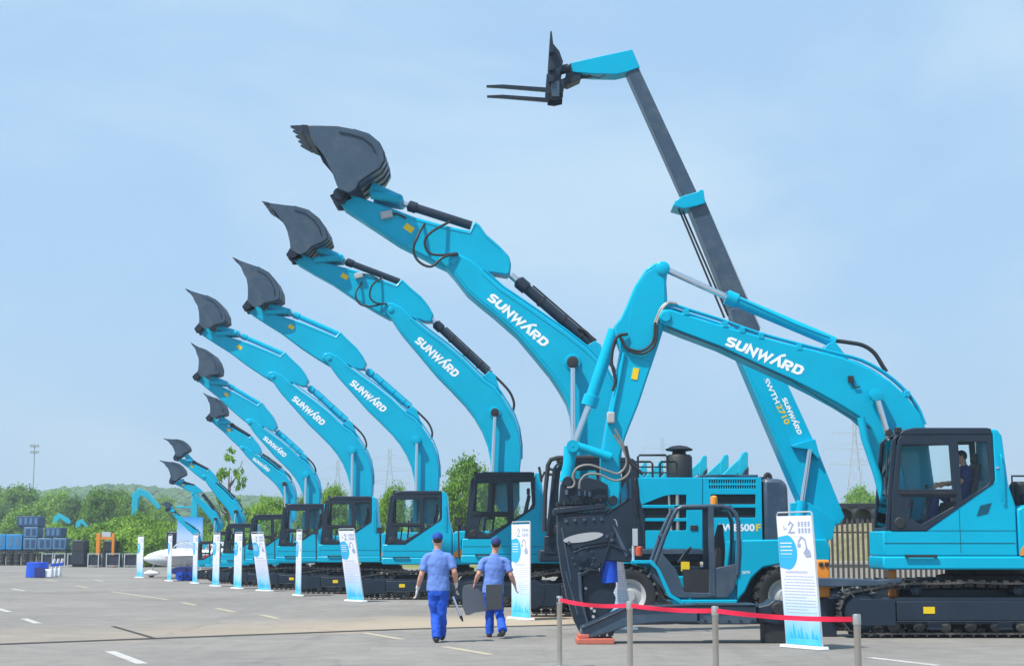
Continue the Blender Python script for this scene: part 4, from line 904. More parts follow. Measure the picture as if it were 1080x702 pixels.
    mb = MB(); q = at(674, 581, Yt + .2); mb.lathe([(.03, q.z - .1), (.07, q.z - .08), (.07, q.z + .08), (.03, q.z + .1)], (q.x, q.y, 0), 'Z', 14); mb.build('indicator', M['redlens'], root)
    mb = MB(); mb.tube([at(668, 594, Yt + .25), at(668, 575, Yt + .25)], .03, 8); mb.box(at(668, 570, Yt).x, at(673.5, 570, Yt).x, Yt + .2, Yt + .24, at(670, 575, Yt + .2).z, at(670, 557, Yt + .2).z); mb.build('mirror', M['alu'], root)
    # boom assembly
    Yc = Yt + W / 2 + .1
    def sect(name, pts, w, m, par, bev=.015):
        return MB().prism(xz(pts, Yc - w / 2), Yc - w / 2, Yc + w / 2).build(name, m, par, bevel=bev)
    outer = sect('boom', [(771,355),(806,355),(830,403),(857,462),(864,478),(891,545),(886,552),(866,558),(855,552),(812,452)], .62, M['turq'], root)
    mb = MB(); Yf = Yc - .31
    mb.prism(xz([(786,383),(788.5,382),(848,520),(846,523)], Yf), Yf - .018, Yf + .01); mb.prism(xz([(797,383),(798.5,382.4),(852,508),(850.5,509)], Yf), Yf - .012, Yf + .01)
    mb.build('weld_rib', M['turq'], outer)
    br = MB().prism(xz([(834,470),(853,464),(859,463),(863,478),(863,485),(853,474),(836,472)], Yf - .02), Yf - .12, Yc + .42).build('cylinder_bracket', M['turq'], outer, bevel=.01)
    for sd in (-1, 1):
        y = Yc + sd * .40; p0, p1, p2 = at(854, 474, y), at(846, 528, y), at(838, 575, y)
        cy = MB().cyl(p1, p2, .11).build('lift_cylinder', M['turq'], root); MB().cyl(p0, p1, .055).build('rod', M['chrome'], cy)
    MB().prism(xz([(834,530),(852,529),(882,548),(878,569),(834,569)], Yc - .45), Yc - .45, Yc - .34).build('boom_mount', M['turq'], root, bevel=.01)
    MB().prism(xz([(834,530),(852,529),(882,548),(878,569),(834,569)], Yc + .35), Yc + .35, Yc + .46).build('boom_mount', M['turq'], root, bevel=.01)
    mid = sect('boom_extension', [(770,325),(790,325),(806,361),(778,361)], .50, M['grey'], root)
    mid2 = sect('boom_extension', [(722,205),(741,205),(802,348),(781,352)], .48, M['grey'], root)
    up = sect('boom_extension', [(661,76),(674,72),(737,207),(722,212)], .36, M['grey'], root)
    sect('collar', [(710,217),(712,212),(719,207),(736,202),(738,200),(742,200),(744,214),(735,217),(721,220)], .66, M['turq'], root)
    mb = MB()
    for (a, b), o in ((((715, 218), (764, 335)), -.2), (((718, 218), (768, 333)), -.1)): mb.tube([at(*a, Yc + o), at(*b, Yc + o)], .022, 6)
    mb.build('hose_rail', M['black'], root)
    MB().tube([at(743, 212, Yc - .1), at(802, 346, Yc - .1)], .018, 6).build('pull_rod', M['alu'], root)
    head = sect('boom_head', [(602,66),(667,52),(675,71),(661,76),(650,78.5),(625,78),(604,76)], .42, M['turq'], root)
    mb = MB(); mb.prism(xz([(598,70),(603,65),(605,77),(614,77),(612,83),(599,89),(595,88)], Yc - .2), Yc - .18, Yc + .18); mb.build('tilt_linkage', M['steel'], head, bevel=.01)
    for sd in (-.16, .16): MB().tube([at(582, 76, Yc + sd), at(600, 72, Yc + sd)], [.11, .10], 10).build('tilt_arm', M['steel'], head); MB().tube([at(584, 93, Yc + sd), at(600, 84, Yc + sd)], [.09, .08], 10).build('tilt_arm', M['steel'], head)
    q = at(617, 80, Yc - .1); mb = MB(); mb.tube([at(604, 82, Yc), at(625, 79, Yc)], .06); mb.tube([at(620, 79, Yc - .22), at(626, 81, Yc - .22), at(632, 82, Yc - .22), at(638, 79, Yc - .22)], .015, 6); mb.build('hose', M['black'], head)
    mb = MB()                                        # fork carriage: side plates + cross bars over depth
    for y in (Yc - .5, Yc - .02, Yc + .46):
        mb.prism(xz([(578.5,97),(578.7,60),(580.3,33),(582,33),(583.5,46),(590,54),(594,65),(589,82),(595,84),(594.5,96),(586,98)], Yc - .5), y, y + .05)
    for py in (62, 80, 92):
        q = at(581, py, Yc); mb.box(q.x - .05, q.x + .05, Yc - .62, Yc + .62, q.z - .07, q.z + .07)
    carriage = mb.build('fork_carriage', M['steel'], root, bevel=.008)
    MB().prism(xz([(581, 87), (590, 85), (590, 101), (582, 101)], Yc - .56), Yc - .56, Yc - .50).build('carriage_plate', M['grey'], carriage)
    for y in (Yc + .28, Yc - .46):
        q0 = at(580, 95.5, Yc - .46); q1 = at(513, 90.5, Yc - .46); zt = at(580, 78, Yc - .46).z
        MB().prism([(q1.x, q1.z - .005), (q1.x + .4, q1.z - .03), (q0.x, q0.z - .01), (q0.x, zt), (q0.x - .07, zt), (q0.x - .09, q0.z + .07), (q1.x + .35, q1.z + .03), (q1.x, q1.z + .015)], y, y + .14).build('fork', M['steel'], carriage, bevel=.006)
    # lettering along the boom
    Yl = Yc - .314
    p, w = text_polys('SWTH', .025); put_polys(p, w, .69, at(805.5, 400.5, Yl), at(818, 426, Yl), 5.2 / ppm(Yl), 'lettering', M['whitelet'], outer)
    p, w = text_polys('2710', .025); put_polys(p, w, .69, at(818.5, 427.5, Yl), at(828.5, 448, Yl), 5.6 / ppm(Yl), 'lettering', M['yellow'], outer)
    put_logo(at(824.5, 420, Yl), at(841.5, 458, Yl), 4.6 / ppm(Yl), outer)
    return root
telehandler()
# ------------------------------------------------------------------ banners
def banner_proto():
    root = thing('banner_stand', (0, 0, 0), 'tall printed banner stand', 'banner', 'printed banner stands in front of the machines')
    W, H = .80, 2.0
    b = MB(); b.prism([(-.46, .002), (.46, .002), (.44, .05), (-.44, .05)], -.10, .10); b.build('base', M['white'], root, bevel=.01)
    b = MB()
    b.tube([(-.41, .015, .05), (-.41, .015, H + .02), (-.38, .015, H + .055), (.38, .015, H + .055), (.41, .015, H + .02), (.41, .015, .05)], .012, 8)
    b.build('frame', M['alu'], root)
    p = MB().box(-W / 2, W / 2, 0, .006, .06, H).build('panel', M['banner'], root, smooth=False)
    for o in (p,): pass
    y = -.004
    # blue blob (clipped circle), machine picture, headings and text rows
    pts = [(-W / 2, 1.68)] + [(-W / 2 + .16 + .26 * math.cos(a), 1.45 + .27 * math.sin(a)) for a in (R(75 - k * 11) for k in range(15))] + [(-W / 2, 1.22)]
    MB().prism(pts, y, .001).build('print_patch', M['printblue'], p, smooth=False)
    mb = MB()
    for k in range(5): mb.box(-.36, -.08 - .02 * (k % 2), y - .002, y - .0005, 1.58 - k * .055, 1.595 - k * .055)
    mb.build('print_text', M['banner'], p, smooth=False)
    mb = MB()
    q = []; stroke(q, [(.06, 1.60), (.14, 1.68), (.22, 1.64), (.25, 1.50)], .03)
    for qq in q: mb.prism([(v.x, v.y) for v in qq], y, .001)
    mb.prism([(.06, 1.60), (.03, 1.53), (.10, 1.52), (.12, 1.57)], y, .001); mb.prism([(.16, 1.44), (.24, 1.52), (.32, 1.47), (.34, 1.38), (.22, 1.37)], y, .001)
    mb.build('print_picture', M['printink'], p, smooth=False)
    mb = MB()
    q = []; stroke(q, [(-.14, 1.86), (-.09, 1.91), (-.03, 1.87), (-.13, 1.75), (.0, 1.75)], .028)
    for qq in q: mb.prism([(v.x, v.y) for v in qq], y, .001)
    mb.box(-.25, -.235, y, .001, 1.78, 1.86); mb.box(-.225, -.18, y, .001, 1.80, 1.815)
    for r_ in range(2):
        for k in range(4):
            x0 = .08 + k * .075; z0 = 1.845 - r_ * .10
            mb.box(x0, x0 + .055, y, .001, z0 + .05, z0 + .062); mb.box(x0, x0 + .055, y, .001, z0 + .022, z0 + .034); mb.box(x0 + .02, x0 + .034, y - .0012, .0012, z0, z0 + .07); mb.box(x0 + .002, x0 + .05, y, .001, z0 - .004, z0 + .006)
    mb.build('print_heading', M['printink'], p, smooth=False)
    mb = MB(); rnd = random.Random(3)
    mb.box(-.28, .22, y, .001, 1.14, 1.17)
    z = 1.08
    while z > .52:
        x = -.34; ind = .05 if rnd.random() < .25 else 0
        x += ind
        end = .34 if rnd.random() > .25 else rnd.uniform(-.05, .25)
        while x < end:
            w = rnd.uniform(.03, .10); mb.box(x, min(x + w, end + .02), y, .001, z, z + .014); x += w + .014
        z -= .045
    mb.build('print_text', M['printpale'], p, smooth=False)
    mb = MB()
    for k, (x0, h) in enumerate(((-.3, .10), (-.22, .22), (-.12, .13), (-.05, .18), (.06, .09), (.2, .14), (.28, .07))):
        mb.prism([(x0, .16), (x0 + .02, .16 + h), (x0 + .04, .16 + h * .6), (x0 + .07, .16)], y, .001)
    mb.build('print_picture', M['printblue'], p, smooth=False)
    return root
BP = banner_proto()
BAN = [(848, 683.5, -60, 4, 'largest white banner stand, nearest on the right, standing before the telehandler rear wheel'),
 (549, 653, -62, 0, 'upright white banner stand just right of the second walking man'),
 (375, 634, -51, 10, 'leaning white banner stand left of the first walking man'),
 (314, 628, -71, 0, 'narrow edge-turned white banner stand, second to the left of the first walking man'),
 (279, 623, -50, 10, 'leaning white banner stand in front of the dark excavator cabs'),
 (250, 620.5, -61, 0, 'white banner stand directly below the compact excavator boom with a blue picture'),
 (227, 618, -62, 0, 'white banner stand below the lower small boom, right of the white aircraft'),
 (205, 615, -66, 0, 'white banner stand in front of the aircraft tail and poster board'),
 (178, 612.5, -66, 0, 'white banner stand crossing the nose half of the white aircraft'),
 (147, 609, -57, 0, 'white banner stand farthest left, just ahead of the aircraft nose'),
 (654, 663, -60, 10, 'white banner stand mostly hidden behind the dark hydraulic shear')]
for i, (px, py, ph, tilt, lab) in enumerate(BAN):
    o = BP if i == 0 else dup(BP)
    g = gnd(px, py); o.location = g; o.rotation_euler = (0, 0, R(ph)); o['label'] = lab
    for ch in o.children:
        if not ch.name.startswith('base'): ch.rotation_euler.x = R(tilt)

# ------------------------------------------------------------------ belt barrier
POSTS = [(590, 627, 19.85), (664, 632, 18.0), (754, 637, 16.5), (903.5, 645.5, 14.55)]
plab = ['leftmost steel barrier post, its round base visible on the ground', 'second steel barrier post from the left, in front of the grey attachment tip',
        'third steel barrier post from the left, below the telehandler cab', 'rightmost steel barrier post, nearest, in front of the excavator track']
def stanchion():
    o = thing('barrier_post', (0, 0, 0), 'steel post', 'barrier post', 'steel posts of the red belt barrier')
    MB().lathe([(.165, .002), (.165, .012), (.15, .022), (.04, .035)], (0, 0, 0), 'Z', 32).build('base', M['stain'], o)
    MB().lathe([(.033, .036), (.033, .80), (.034, .802)], (0, 0, 0), 'Z', 24).build('tube', M['stain'], o)
    MB().lathe([(.039, .803), (.039, .888), (.034, .90)], (0, 0, 0), 'Z', 24).build('belt_head', M['stain'], o)
    MB().box(-.043, -.036, -.018, .018, .82, .875).build('belt_clip', M['black'], o)
    return o
SP = stanchion(); tops = []
for i, (px, py, Y) in enumerate(POSTS):
    o = SP if i == 0 else dup(SP); p = at(px, py, Y); o.location = (p.x, Y, 0); o['label'] = plab[i]; tops.append(Vector((p.x, Y, .85)))
    if i: o.rotation_euler.z = math.atan2((tops[i] - tops[i - 1]).y, (tops[i] - tops[i - 1]).x)
    else: o.rotation_euler.z = .6
blab = ['red belt between the leftmost post and the second post, crossing the shear jaw', 'red belt between the second and third posts, crossing the grey attachment', 'red belt between the third post and the nearest post, crossing the large banner']
for i in range(3):
    a, b = tops[i], tops[i + 1]; d = (b - a).normalized(); a2 = a + d * .04; b2 = b - d * .04; n = 18; nr = Vector((-d.y, d.x, 0)) * .0015
    sag = (.035, .02, .025)[i]
    A = []; B = []; mb = MB(); prev = None
    for k in range(n + 1):
        t = k / n; p = a2.lerp(b2, t) - Vector((0, 0, sag * 4 * t * (1 - t))); tw = .006 * math.sin(t * 9 + i)
        ring = [mb.bm.verts.new(p + nr * s1 + Vector((nr.x, nr.y, 0)).normalized() * tw * s2 + Vector((0, 0, .024 * s2))) for s1, s2 in ((-1, -1), (1, -1), (1, 1), (-1, 1))]
        if prev:
            for q in range(4): mb.bm.faces.new((prev[q], prev[(q + 1) % 4], ring[(q + 1) % 4], ring[q]))
        else: mb.bm.faces.new(ring[::-1])
        prev = ring
    mb.bm.faces.new(prev)
    tag(mb.build('barrier_belt', M['belt'], None), blab[i], 'belt', 'red belts of the barrier')

# ------------------------------------------------------------------ people
def lerp(a, b, t): return Vector(a).lerp(Vector(b), t)
def hand_into(mb, wrist, d, side, fwd, curl=.6, spread=0, k=1.0):
    """palm + four fingers + thumb; d = pointing direction, side = thumb side direction, palm normal = d x side"""
    d = Vector(d).normalized(); sv = Vector(side); sv = (sv - d * sv.dot(d)).normalized(); nv = d.cross(sv)
    w = Vector(wrist)
    mb.loft([(w - d * .02, .026 * k, .020 * k), (w + d * .02, .032 * k, .019 * k), (w + d * .06 * k, .042 * k, .018 * k), (w + d * .095 * k, .040 * k, .015 * k)], 12, up=nv)
    for i, (off, ln) in enumerate(((.030, .075), (.010, .085), (-.010, .08), (-.029, .062))):
        p = w + d * .085 * k + sv * off * k; dirv = d.copy(); pts = [p - d * .01]; ang = curl * .75
        for seg in (.45, .32, .25):
            q = pts[-1] if len(pts) > 1 else p
            pts.append(q + dirv * ln * seg * k); dirv = (Matrix.Rotation(ang, 3, sv) @ dirv)
        mb.tube(pts, [.0105 * k, .0100 * k, .0092 * k, .0075 * k], 8)
    p = w + d * .03 * k + sv * .028 * k; t1 = (d * .75 + sv * .65).normalized(); t2 = (d * .95 + nv * .3 * curl + sv * .1).normalized()
    mb.tube([p - t1 * .015, p + t1 * .035 * k, p + t1 * .035 * k + t2 * .035 * k], [.0135 * k, .012 * k, .009 * k], 8)

def person(label, J, fwd=(0, 1, 0), shirt='shirt', trousers='jeans', cap='capblue', gloves=False, height=1.75, sleeves=True, curl=.8, thumbs=None):
    fwd = Vector(fwd).normalized(); rt = fwd.cross(Vector((0, 0, 1)))         # wearer's right
    V = {k: Vector(v) for k, v in J.items()}
    base = Vector((V['pelvis'].x, V['pelvis'].y, min(V['anL'].z, V['anR'].z) - .09))
    root = thing('person', base, label, 'person')
    pel, chest, neck, head = V['pelvis'], V['chest'], V['neck'], V['head']
    k = height / 1.75
    mb = MB()
    mb.loft([(pel - Vector((0, 0, .10)), .13 * k, .10 * k), (pel, .165 * k, .115 * k), (lerp(pel, chest, .45), .145 * k, .10 * k), (chest, .168 * k, .11 * k), (lerp(chest, neck, .4), .14 * k, .09 * k), (lerp(chest, neck, .68), .09 * k, .068 * k), (neck, .056 * k, .058 * k)], 18, up=fwd)
    mb.loft([(lerp(chest, neck, .8), .06 * k, .06 * k), (neck, .056 * k, .058 * k), (lerp(neck, head, .7), .056 * k, .06 * k)], 14, up=fwd)
    up = (head - neck).normalized()
    mb.ball(head, (.072 * k, .092 * k, .105 * k) if abs(fwd.y) > .5 else (.092 * k, .072 * k, .105 * k), 3)
    mb.ball(head + fwd * .022 - Vector((0, 0, .055)), .066 * k, 2)
    mb.tube([head + fwd * .082 + Vector((0, 0, .015)), head + fwd * .105 - Vector((0, 0, .018)), head + fwd * .085 - Vector((0, 0, .03))], [.008, .016, .010], 8)
    mb.tube([head + fwd * .085 - rt * .02 - Vector((0, 0, .058)), head + fwd * .092 - Vector((0, 0, .057)), head + fwd * .085 + rt * .02 - Vector((0, 0, .058))], .008, 6)
    for sd in (-1, 1): mb.ball(head + rt * sd * .073 * k - Vector((0, 0, .012)), (.012, .022, .032) if abs(fwd.y) > .5 else (.022, .012, .032), 2)
    for sd, s in (('L', -1), ('R', 1)):
        sh, el, ha = V['sh' + sd], V['el' + sd], V['ha' + sd]
        mb.loft([(lerp(chest, sh, .6), .045 * k, .05 * k), (sh - Vector((0, 0, .035)), .048 * k, .052 * k), (lerp(sh, el, .5), .051 * k, .054 * k), (el, .042 * k, .045 * k), (lerp(el, ha, .3), .046 * k, .046 * k), (lerp(el, ha, .75), .034 * k, .036 * k), (ha, .027 * k, .031 * k)], 14, up=fwd)
        d = (ha - el).normalized(); d = (d + Vector((0, 0, -.5))).normalized()
        tv = fwd if thumbs is None else Vector(thumbs[sd])
        hand_into(mb, ha, d, tv, fwd, curl * (1 if s < 0 else -1) if tv == fwd else curl, k=k)
        hp, kn, an, to = V['hip' + sd], V['kn' + sd], V['an' + sd], V['toe' + sd]
        mb.loft([(lerp(pel, hp, .6) + Vector((0, 0, .04)), .07 * k, .085 * k), (hp, .082 * k, .09 * k), (lerp(hp, kn, .5), .07 * k, .078 * k), (kn, .052 * k, .056 * k), (lerp(kn, an, .35), .05 * k, .058 * k), (an, .036 * k, .04 * k)], 14, up=fwd)
    body = mb.build('body', M['skin'], root, remesh=.0075)
    for sd in (-1, 1):
        e = head + fwd * .083 * k + rt * sd * .03 + Vector((0, 0, .012)); MB().ball(e, .011, 2).build('eye', M['hair'], body)
    # shirt
    mb = MB()
    hem = pel + Vector((0, 0, -.06))
    mb.loft([(hem, .195 * k, .135 * k), (pel + Vector((0, 0, .06)), .187 * k, .13 * k), (lerp(pel, chest, .5), .178 * k, .12 * k), (chest, .196 * k, .132 * k), (lerp(chest, neck, .4), .180 * k, .118 * k), (lerp(chest, neck, .65), .135 * k, .098 * k), (lerp(chest, neck, .82), .088 * k, .08 * k), (lerp(chest, neck, .98), .066 * k, .069 * k)], 24, up=fwd)
    for sd in 'LR':
        sh, el = V['sh' + sd], V['el' + sd]; cuff = lerp(sh, el, .78)
        inn = lerp(sh, neck, .35); inn.z = sh.z + .035 * k
        mb.loft([(lerp(inn, chest, .4), .05 * k, .07 * k), (inn - Vector((0, 0, .03)), .062 * k, .082 * k), (lerp(inn, sh, .7) - Vector((0, 0, .02)), .064 * k, .080 * k), (lerp(sh, el, .22), .066 * k, .074 * k), (lerp(sh, el, .5), .065 * k, .07 * k), (cuff, .066 * k, .068 * k)], 16, up=fwd)
    s_ = mb.build('t_shirt', M[shirt], root, remesh=.011)
    folds(s_, .022, .12)
    # trousers
    mb = MB()
    mb.loft([(pel + Vector((0, 0, .02)), .172 * k, .122 * k), (pel - Vector((0, 0, .06)), .182 * k, .132 * k), (pel - Vector((0, 0, .14)), .15 * k, .12 * k)], 20, up=fwd)
    for sd in 'LR':
        hp, kn, an = V['hip' + sd], V['kn' + sd], V['an' + sd]
        mb.loft([(lerp(pel, hp, .7) + Vector((0, 0, .05)), .09 * k, .105 * k), (hp, .098 * k, .112 * k), (lerp(hp, kn, .5), .092 * k, .10 * k), (kn, .08 * k, .085 * k), (lerp(kn, an, .5), .078 * k, .084 * k), (an - (an - kn).normalized() * .0, .075 * k, .08 * k), (an + (an - kn).normalized() * .035, .072 * k, .08 * k)], 16, up=fwd)
    t_ = mb.build('trousers', M[trousers], root, remesh=.011); folds(t_, .036, .10)
    for sd in 'LR':
        an, to = V['an' + sd], V['toe' + sd]; d = (to - an); hl = an - Vector((d.x, d.y, 0)).normalized() * .06 - Vector((0, 0, .05))
        mb = MB(); upv = Vector((0, 0, 1))
        mb.loft([(lerp(hl, to, -.04), .03, .03), (lerp(hl, to, .05), .042, .042), (lerp(hl, to, .4), .046, .05), (lerp(hl, to, .75), .05, .036), (to, .043, .026), (lerp(hl, to, 1.06), .02, .014)], 14, up=upv)
        mb.loft([(an - Vector((0, 0, .06)), .042, .05), (an + Vector((0, 0, .02)), .042, .045)], 12, up=fwd)
        mb.build('shoe', M['shoe'], root, remesh=.009)
        if gloves:
            ha, el = V['ha' + sd], V['el' + sd]; d = (ha - el).normalized(); d2 = (d + Vector((0, 0, -.5))).normalized()
            mb = MB(); hand_into(mb, ha, d2, fwd, fwd, curl * (1 if sd == 'L' else -1), k=1.18); mb.loft([(ha - d * .05, .037, .038), (ha + d2 * .01, .034, .034)], 12, up=fwd)
            mb.build('glove', M['glove'], root, remesh=.0085)
    # hair and cap
    mb = MB(); rr = (.077 * k, .097 * k, .10 * k) if abs(fwd.y) > .5 else (.097 * k, .077 * k, .10 * k)
    mb.ball(head - fwd * .010 + Vector((0, 0, .022)), rr, 3)
    bmesh.ops.bisect_plane(mb.bm, geom=mb.bm.verts[:] + mb.bm.edges[:] + mb.bm.faces[:], plane_co=head - Vector((0, 0, .035)) - fwd * .02, plane_no=(fwd * .9 - Vector((0, 0, 1))).normalized(), clear_outer=True)
    mb.build('hair', M['hair'], root)
    if cap:
        mb = MB(); c0 = head + Vector((0, 0, .035)); ry, rx = .105 * k, .086 * k
        rings = [(c0 + Vector((0, 0, h)), rx * r_, ry * r_) for h, r_ in ((-.012, 1.0), (.02, 1.0), (.055, .92), (.082, .70), (.096, .38), (.10, .08))]
        mb.loft(rings, 20, up=fwd)
        mb.loft([(c0 + fwd * .07 + Vector((0, 0, -.008)), .075, .004), (c0 + fwd * .12 + Vector((0, 0, -.014)), .072, .005), (c0 + fwd * .165 + Vector((0, 0, -.024)), .045, .004)], 14, up=(0, 0, 1))
        mb.build('cap', M[cap], root)
    return root
_tex = bpy.data.textures.new('cloth_folds', 'CLOUDS'); _tex.noise_scale = .11; _tex.noise_depth = 2
def folds(o, st, sc):
    d = o.modifiers.new('folds', 'DISPLACE'); d.texture = _tex; d.strength = st; d.mid_level = .5; d.texture_coords = 'GLOBAL'

def walker(px, yfoot, label, arms, legs, lean=0, **kw):
    """joints from photo pixels at the person's own depth"""
    Y = gY(yfoot); J = {}
    P = lambda q: at(q[0], q[1], Y + (q[2] if len(q) > 2 else 0))
    for n, q in arms.items(): J[n] = P(q)
    for n, q in legs.items(): J[n] = P(q)
    return person(label, J, **kw), Y
walker(463, 677, 'man in blue cap and white gloves walking away, holding a slim metal tool',
   dict(head=(461.5, 569.5), neck=(461.5, 578.5), chest=(462, 594), pelvis=(462, 619), shL=(449.5, 586), elL=(444.5, 606, -.05), haL=(440.5, 620, .05), shR=(474.5, 586), elR=(479.5, 603, -.06), haR=(481, 616, .06)),
   dict(hipL=(457, 625), hipR=(467.5, 625), knL=(459, 647, .06), knR=(465.5, 646, .02), anL=(460.5, 670.5, -.08), toeL=(459, 673.5, .12), anR=(466, 668, .22), toeR=(467, 671.5, .44)), gloves=True)
walker(521, 672, 'man in dark cap and blue t-shirt in mid-stride, walking away carrying two grey boards',
   dict(head=(523, 574.5), neck=(522, 583), chest=(521.5, 598), pelvis=(520, 621), shL=(509.5, 590), elL=(505, 605, -.06), haL=(501, 614, .04), shR=(534, 590), elR=(539, 606, -.05), haR=(543, 616.5, .02)),
   dict(hipL=(516, 626), hipR=(525, 626), knL=(516.5, 645, .16), knR=(526.5, 646, .06), anL=(516.5, 665.5, .18), toeL=(515.5, 669, .40), anR=(530, 663.5, -.30), toeR=(526.5, 669.5, -.12)), trousers='jeans', cap='navy', height=1.68)
# operator in the cab of the nearest machine
def operator():
    s = Vector((M0X + 1.46, M0Y + .54, 2.33)); v = lambda x, y, z: s + Vector((x, y, z))
    J = dict(pelvis=v(.08, 0, .10), chest=v(.16, 0, .42), neck=v(.13, 0, .62), head=v(.09, 0, .76), shL=v(.15, -.19, .53), elL=v(-.02, -.24, .30), haL=v(-.24, -.20, .30), shR=v(.15, .19, .53), elR=v(-.02, .24, .30), haR=v(-.24, .20, .30),
       hipL=v(.02, -.10, .05), hipR=v(.02, .10, .05), knL=v(-.42, -.13, .08), knR=v(-.42, .13, .08), anL=v(-.50, -.13, -.36), anR=v(-.50, .13, -.36), toeL=v(-.72, -.13, -.42), toeR=v(-.72, .13, -.42))
    return person('man sitting at the controls inside the cab of the nearest excavator, dark hair', J, fwd=(-1, 0, 0), shirt='navy', trousers='navy', cap=None)
operator()
# carried things
Yp = gY(677); tt = thing('hand_tool', at(481, 640, Yp), 'slim silver metal tool with a dark handle held in the white-gloved hand', 'tool')
a, b = at(476.5, 626, Yp + .03), at(487, 652, Yp + .03); MB().tube([a, a.lerp(b, .1)], .022, 12).build('collar', M['black'], tt)
MB().tube([a.lerp(b, .1), a.lerp(b, .9)], .021, 14).build('tube', M['chrome'], tt); MB().tube([a.lerp(b, .88), b, b + (b - a) * .12], [.026, .022, .008], 12).build('tip', M['black'], tt)
MB().tube([at(482.5, 620, Yp + .05), at(477, 624, Yp + .03), a], [.02, .022, .022], 12, smooth=3).build('grip', M['black'], tt)
Yq = gY(672)
tt = thing('board', at(500, 632, Yq), 'lighter slate grey board with a cut corner, held by the man in the dark cap', 'board', 'grey boards carried by the man')
MB().prism([(p.x, p.z) for p in (at(q[0], q[1], Yq - .02) for q in [(487.5,621),(489.5,617),(514,616.5),(514,644),(501,645.5),(494,648.5),(491,648),(487.8,640)])], Yq + .045, Yq + .065).build('sheet', M['board'], tt, bevel=.004)
tt = thing('board', at(521, 630, Yq), 'darker square grey board hanging behind the thighs of the man in the dark cap', 'board', 'grey boards carried by the man')
MB().prism([(p.x, p.z) for p in (at(q[0], q[1], Yq - .2) for q in [(512.5,616),(530,615.5),(530,642),(513,643)])], Yq - .215, Yq - .195).build('sheet', M['board2'], tt, bevel=.004)

# ------------------------------------------------------------------ ground
def sheet(name, poly, z, m):
    mb = MB(); vs = [mb.bm.verts.new((p[0], p[1], z)) for p in poly]; f = mb.bm.faces.new(vs)
    if f.normal.z < 0: f.normal_flip()
    mb.bm.normal_update()
    for f in mb.bm.faces:
        if f.normal.z < 0: f.normal_flip()
    o = mb.build(name, m, None, smooth=False, recalc=False); return tag(o, kind='structure')
def ground_mat(name, cols, scale, bump=.4, rough=.95):
    m = bpy.data.materials.new(name); m.use_nodes = True; nt = m.node_tree; b = nt.nodes['Principled BSDF']; b.inputs['Roughness'].default_value = rough; b.inputs['Specular IOR Level'].default_value = .2
    tc = nt.nodes.new('ShaderNodeTexCoord'); nz = nt.nodes.new('ShaderNodeTexNoise'); nz.inputs['Scale'].default_value = scale; nz.inputs['Detail'].default_value = 10; nz.inputs['Roughness'].default_value = .7
    nt.links.new(tc.outputs['Object'], nz.inputs[0]); cr = nt.nodes.new('ShaderNodeValToRGB'); e = cr.color_ramp.elements
    e[0].position = .35; e[0].color = (*cols[0], 1); e[1].position = .68; e[1].color = (*cols[-1], 1)
    if len(cols) > 2: a = e.new(.5); a.color = (*cols[1], 1)
    nt.links.new(nz.outputs['Fac'], cr.inputs[0]); nt.links.new(cr.outputs[0], b.inputs['Base Color'])
    n2 = nt.nodes.new('ShaderNodeTexNoise'); n2.inputs['Scale'].default_value = scale * 30; nt.links.new(tc.outputs['Object'], n2.inputs[0])
    bp = nt.nodes.new('ShaderNodeBump'); bp.inputs['Strength'].default_value = bump; bp.inputs['Distance'].default_value = .05
    nt.links.new(n2.outputs['Fac'], bp.inputs['Height']); nt.links.new(bp.outputs[0], b.inputs['Normal']); return m
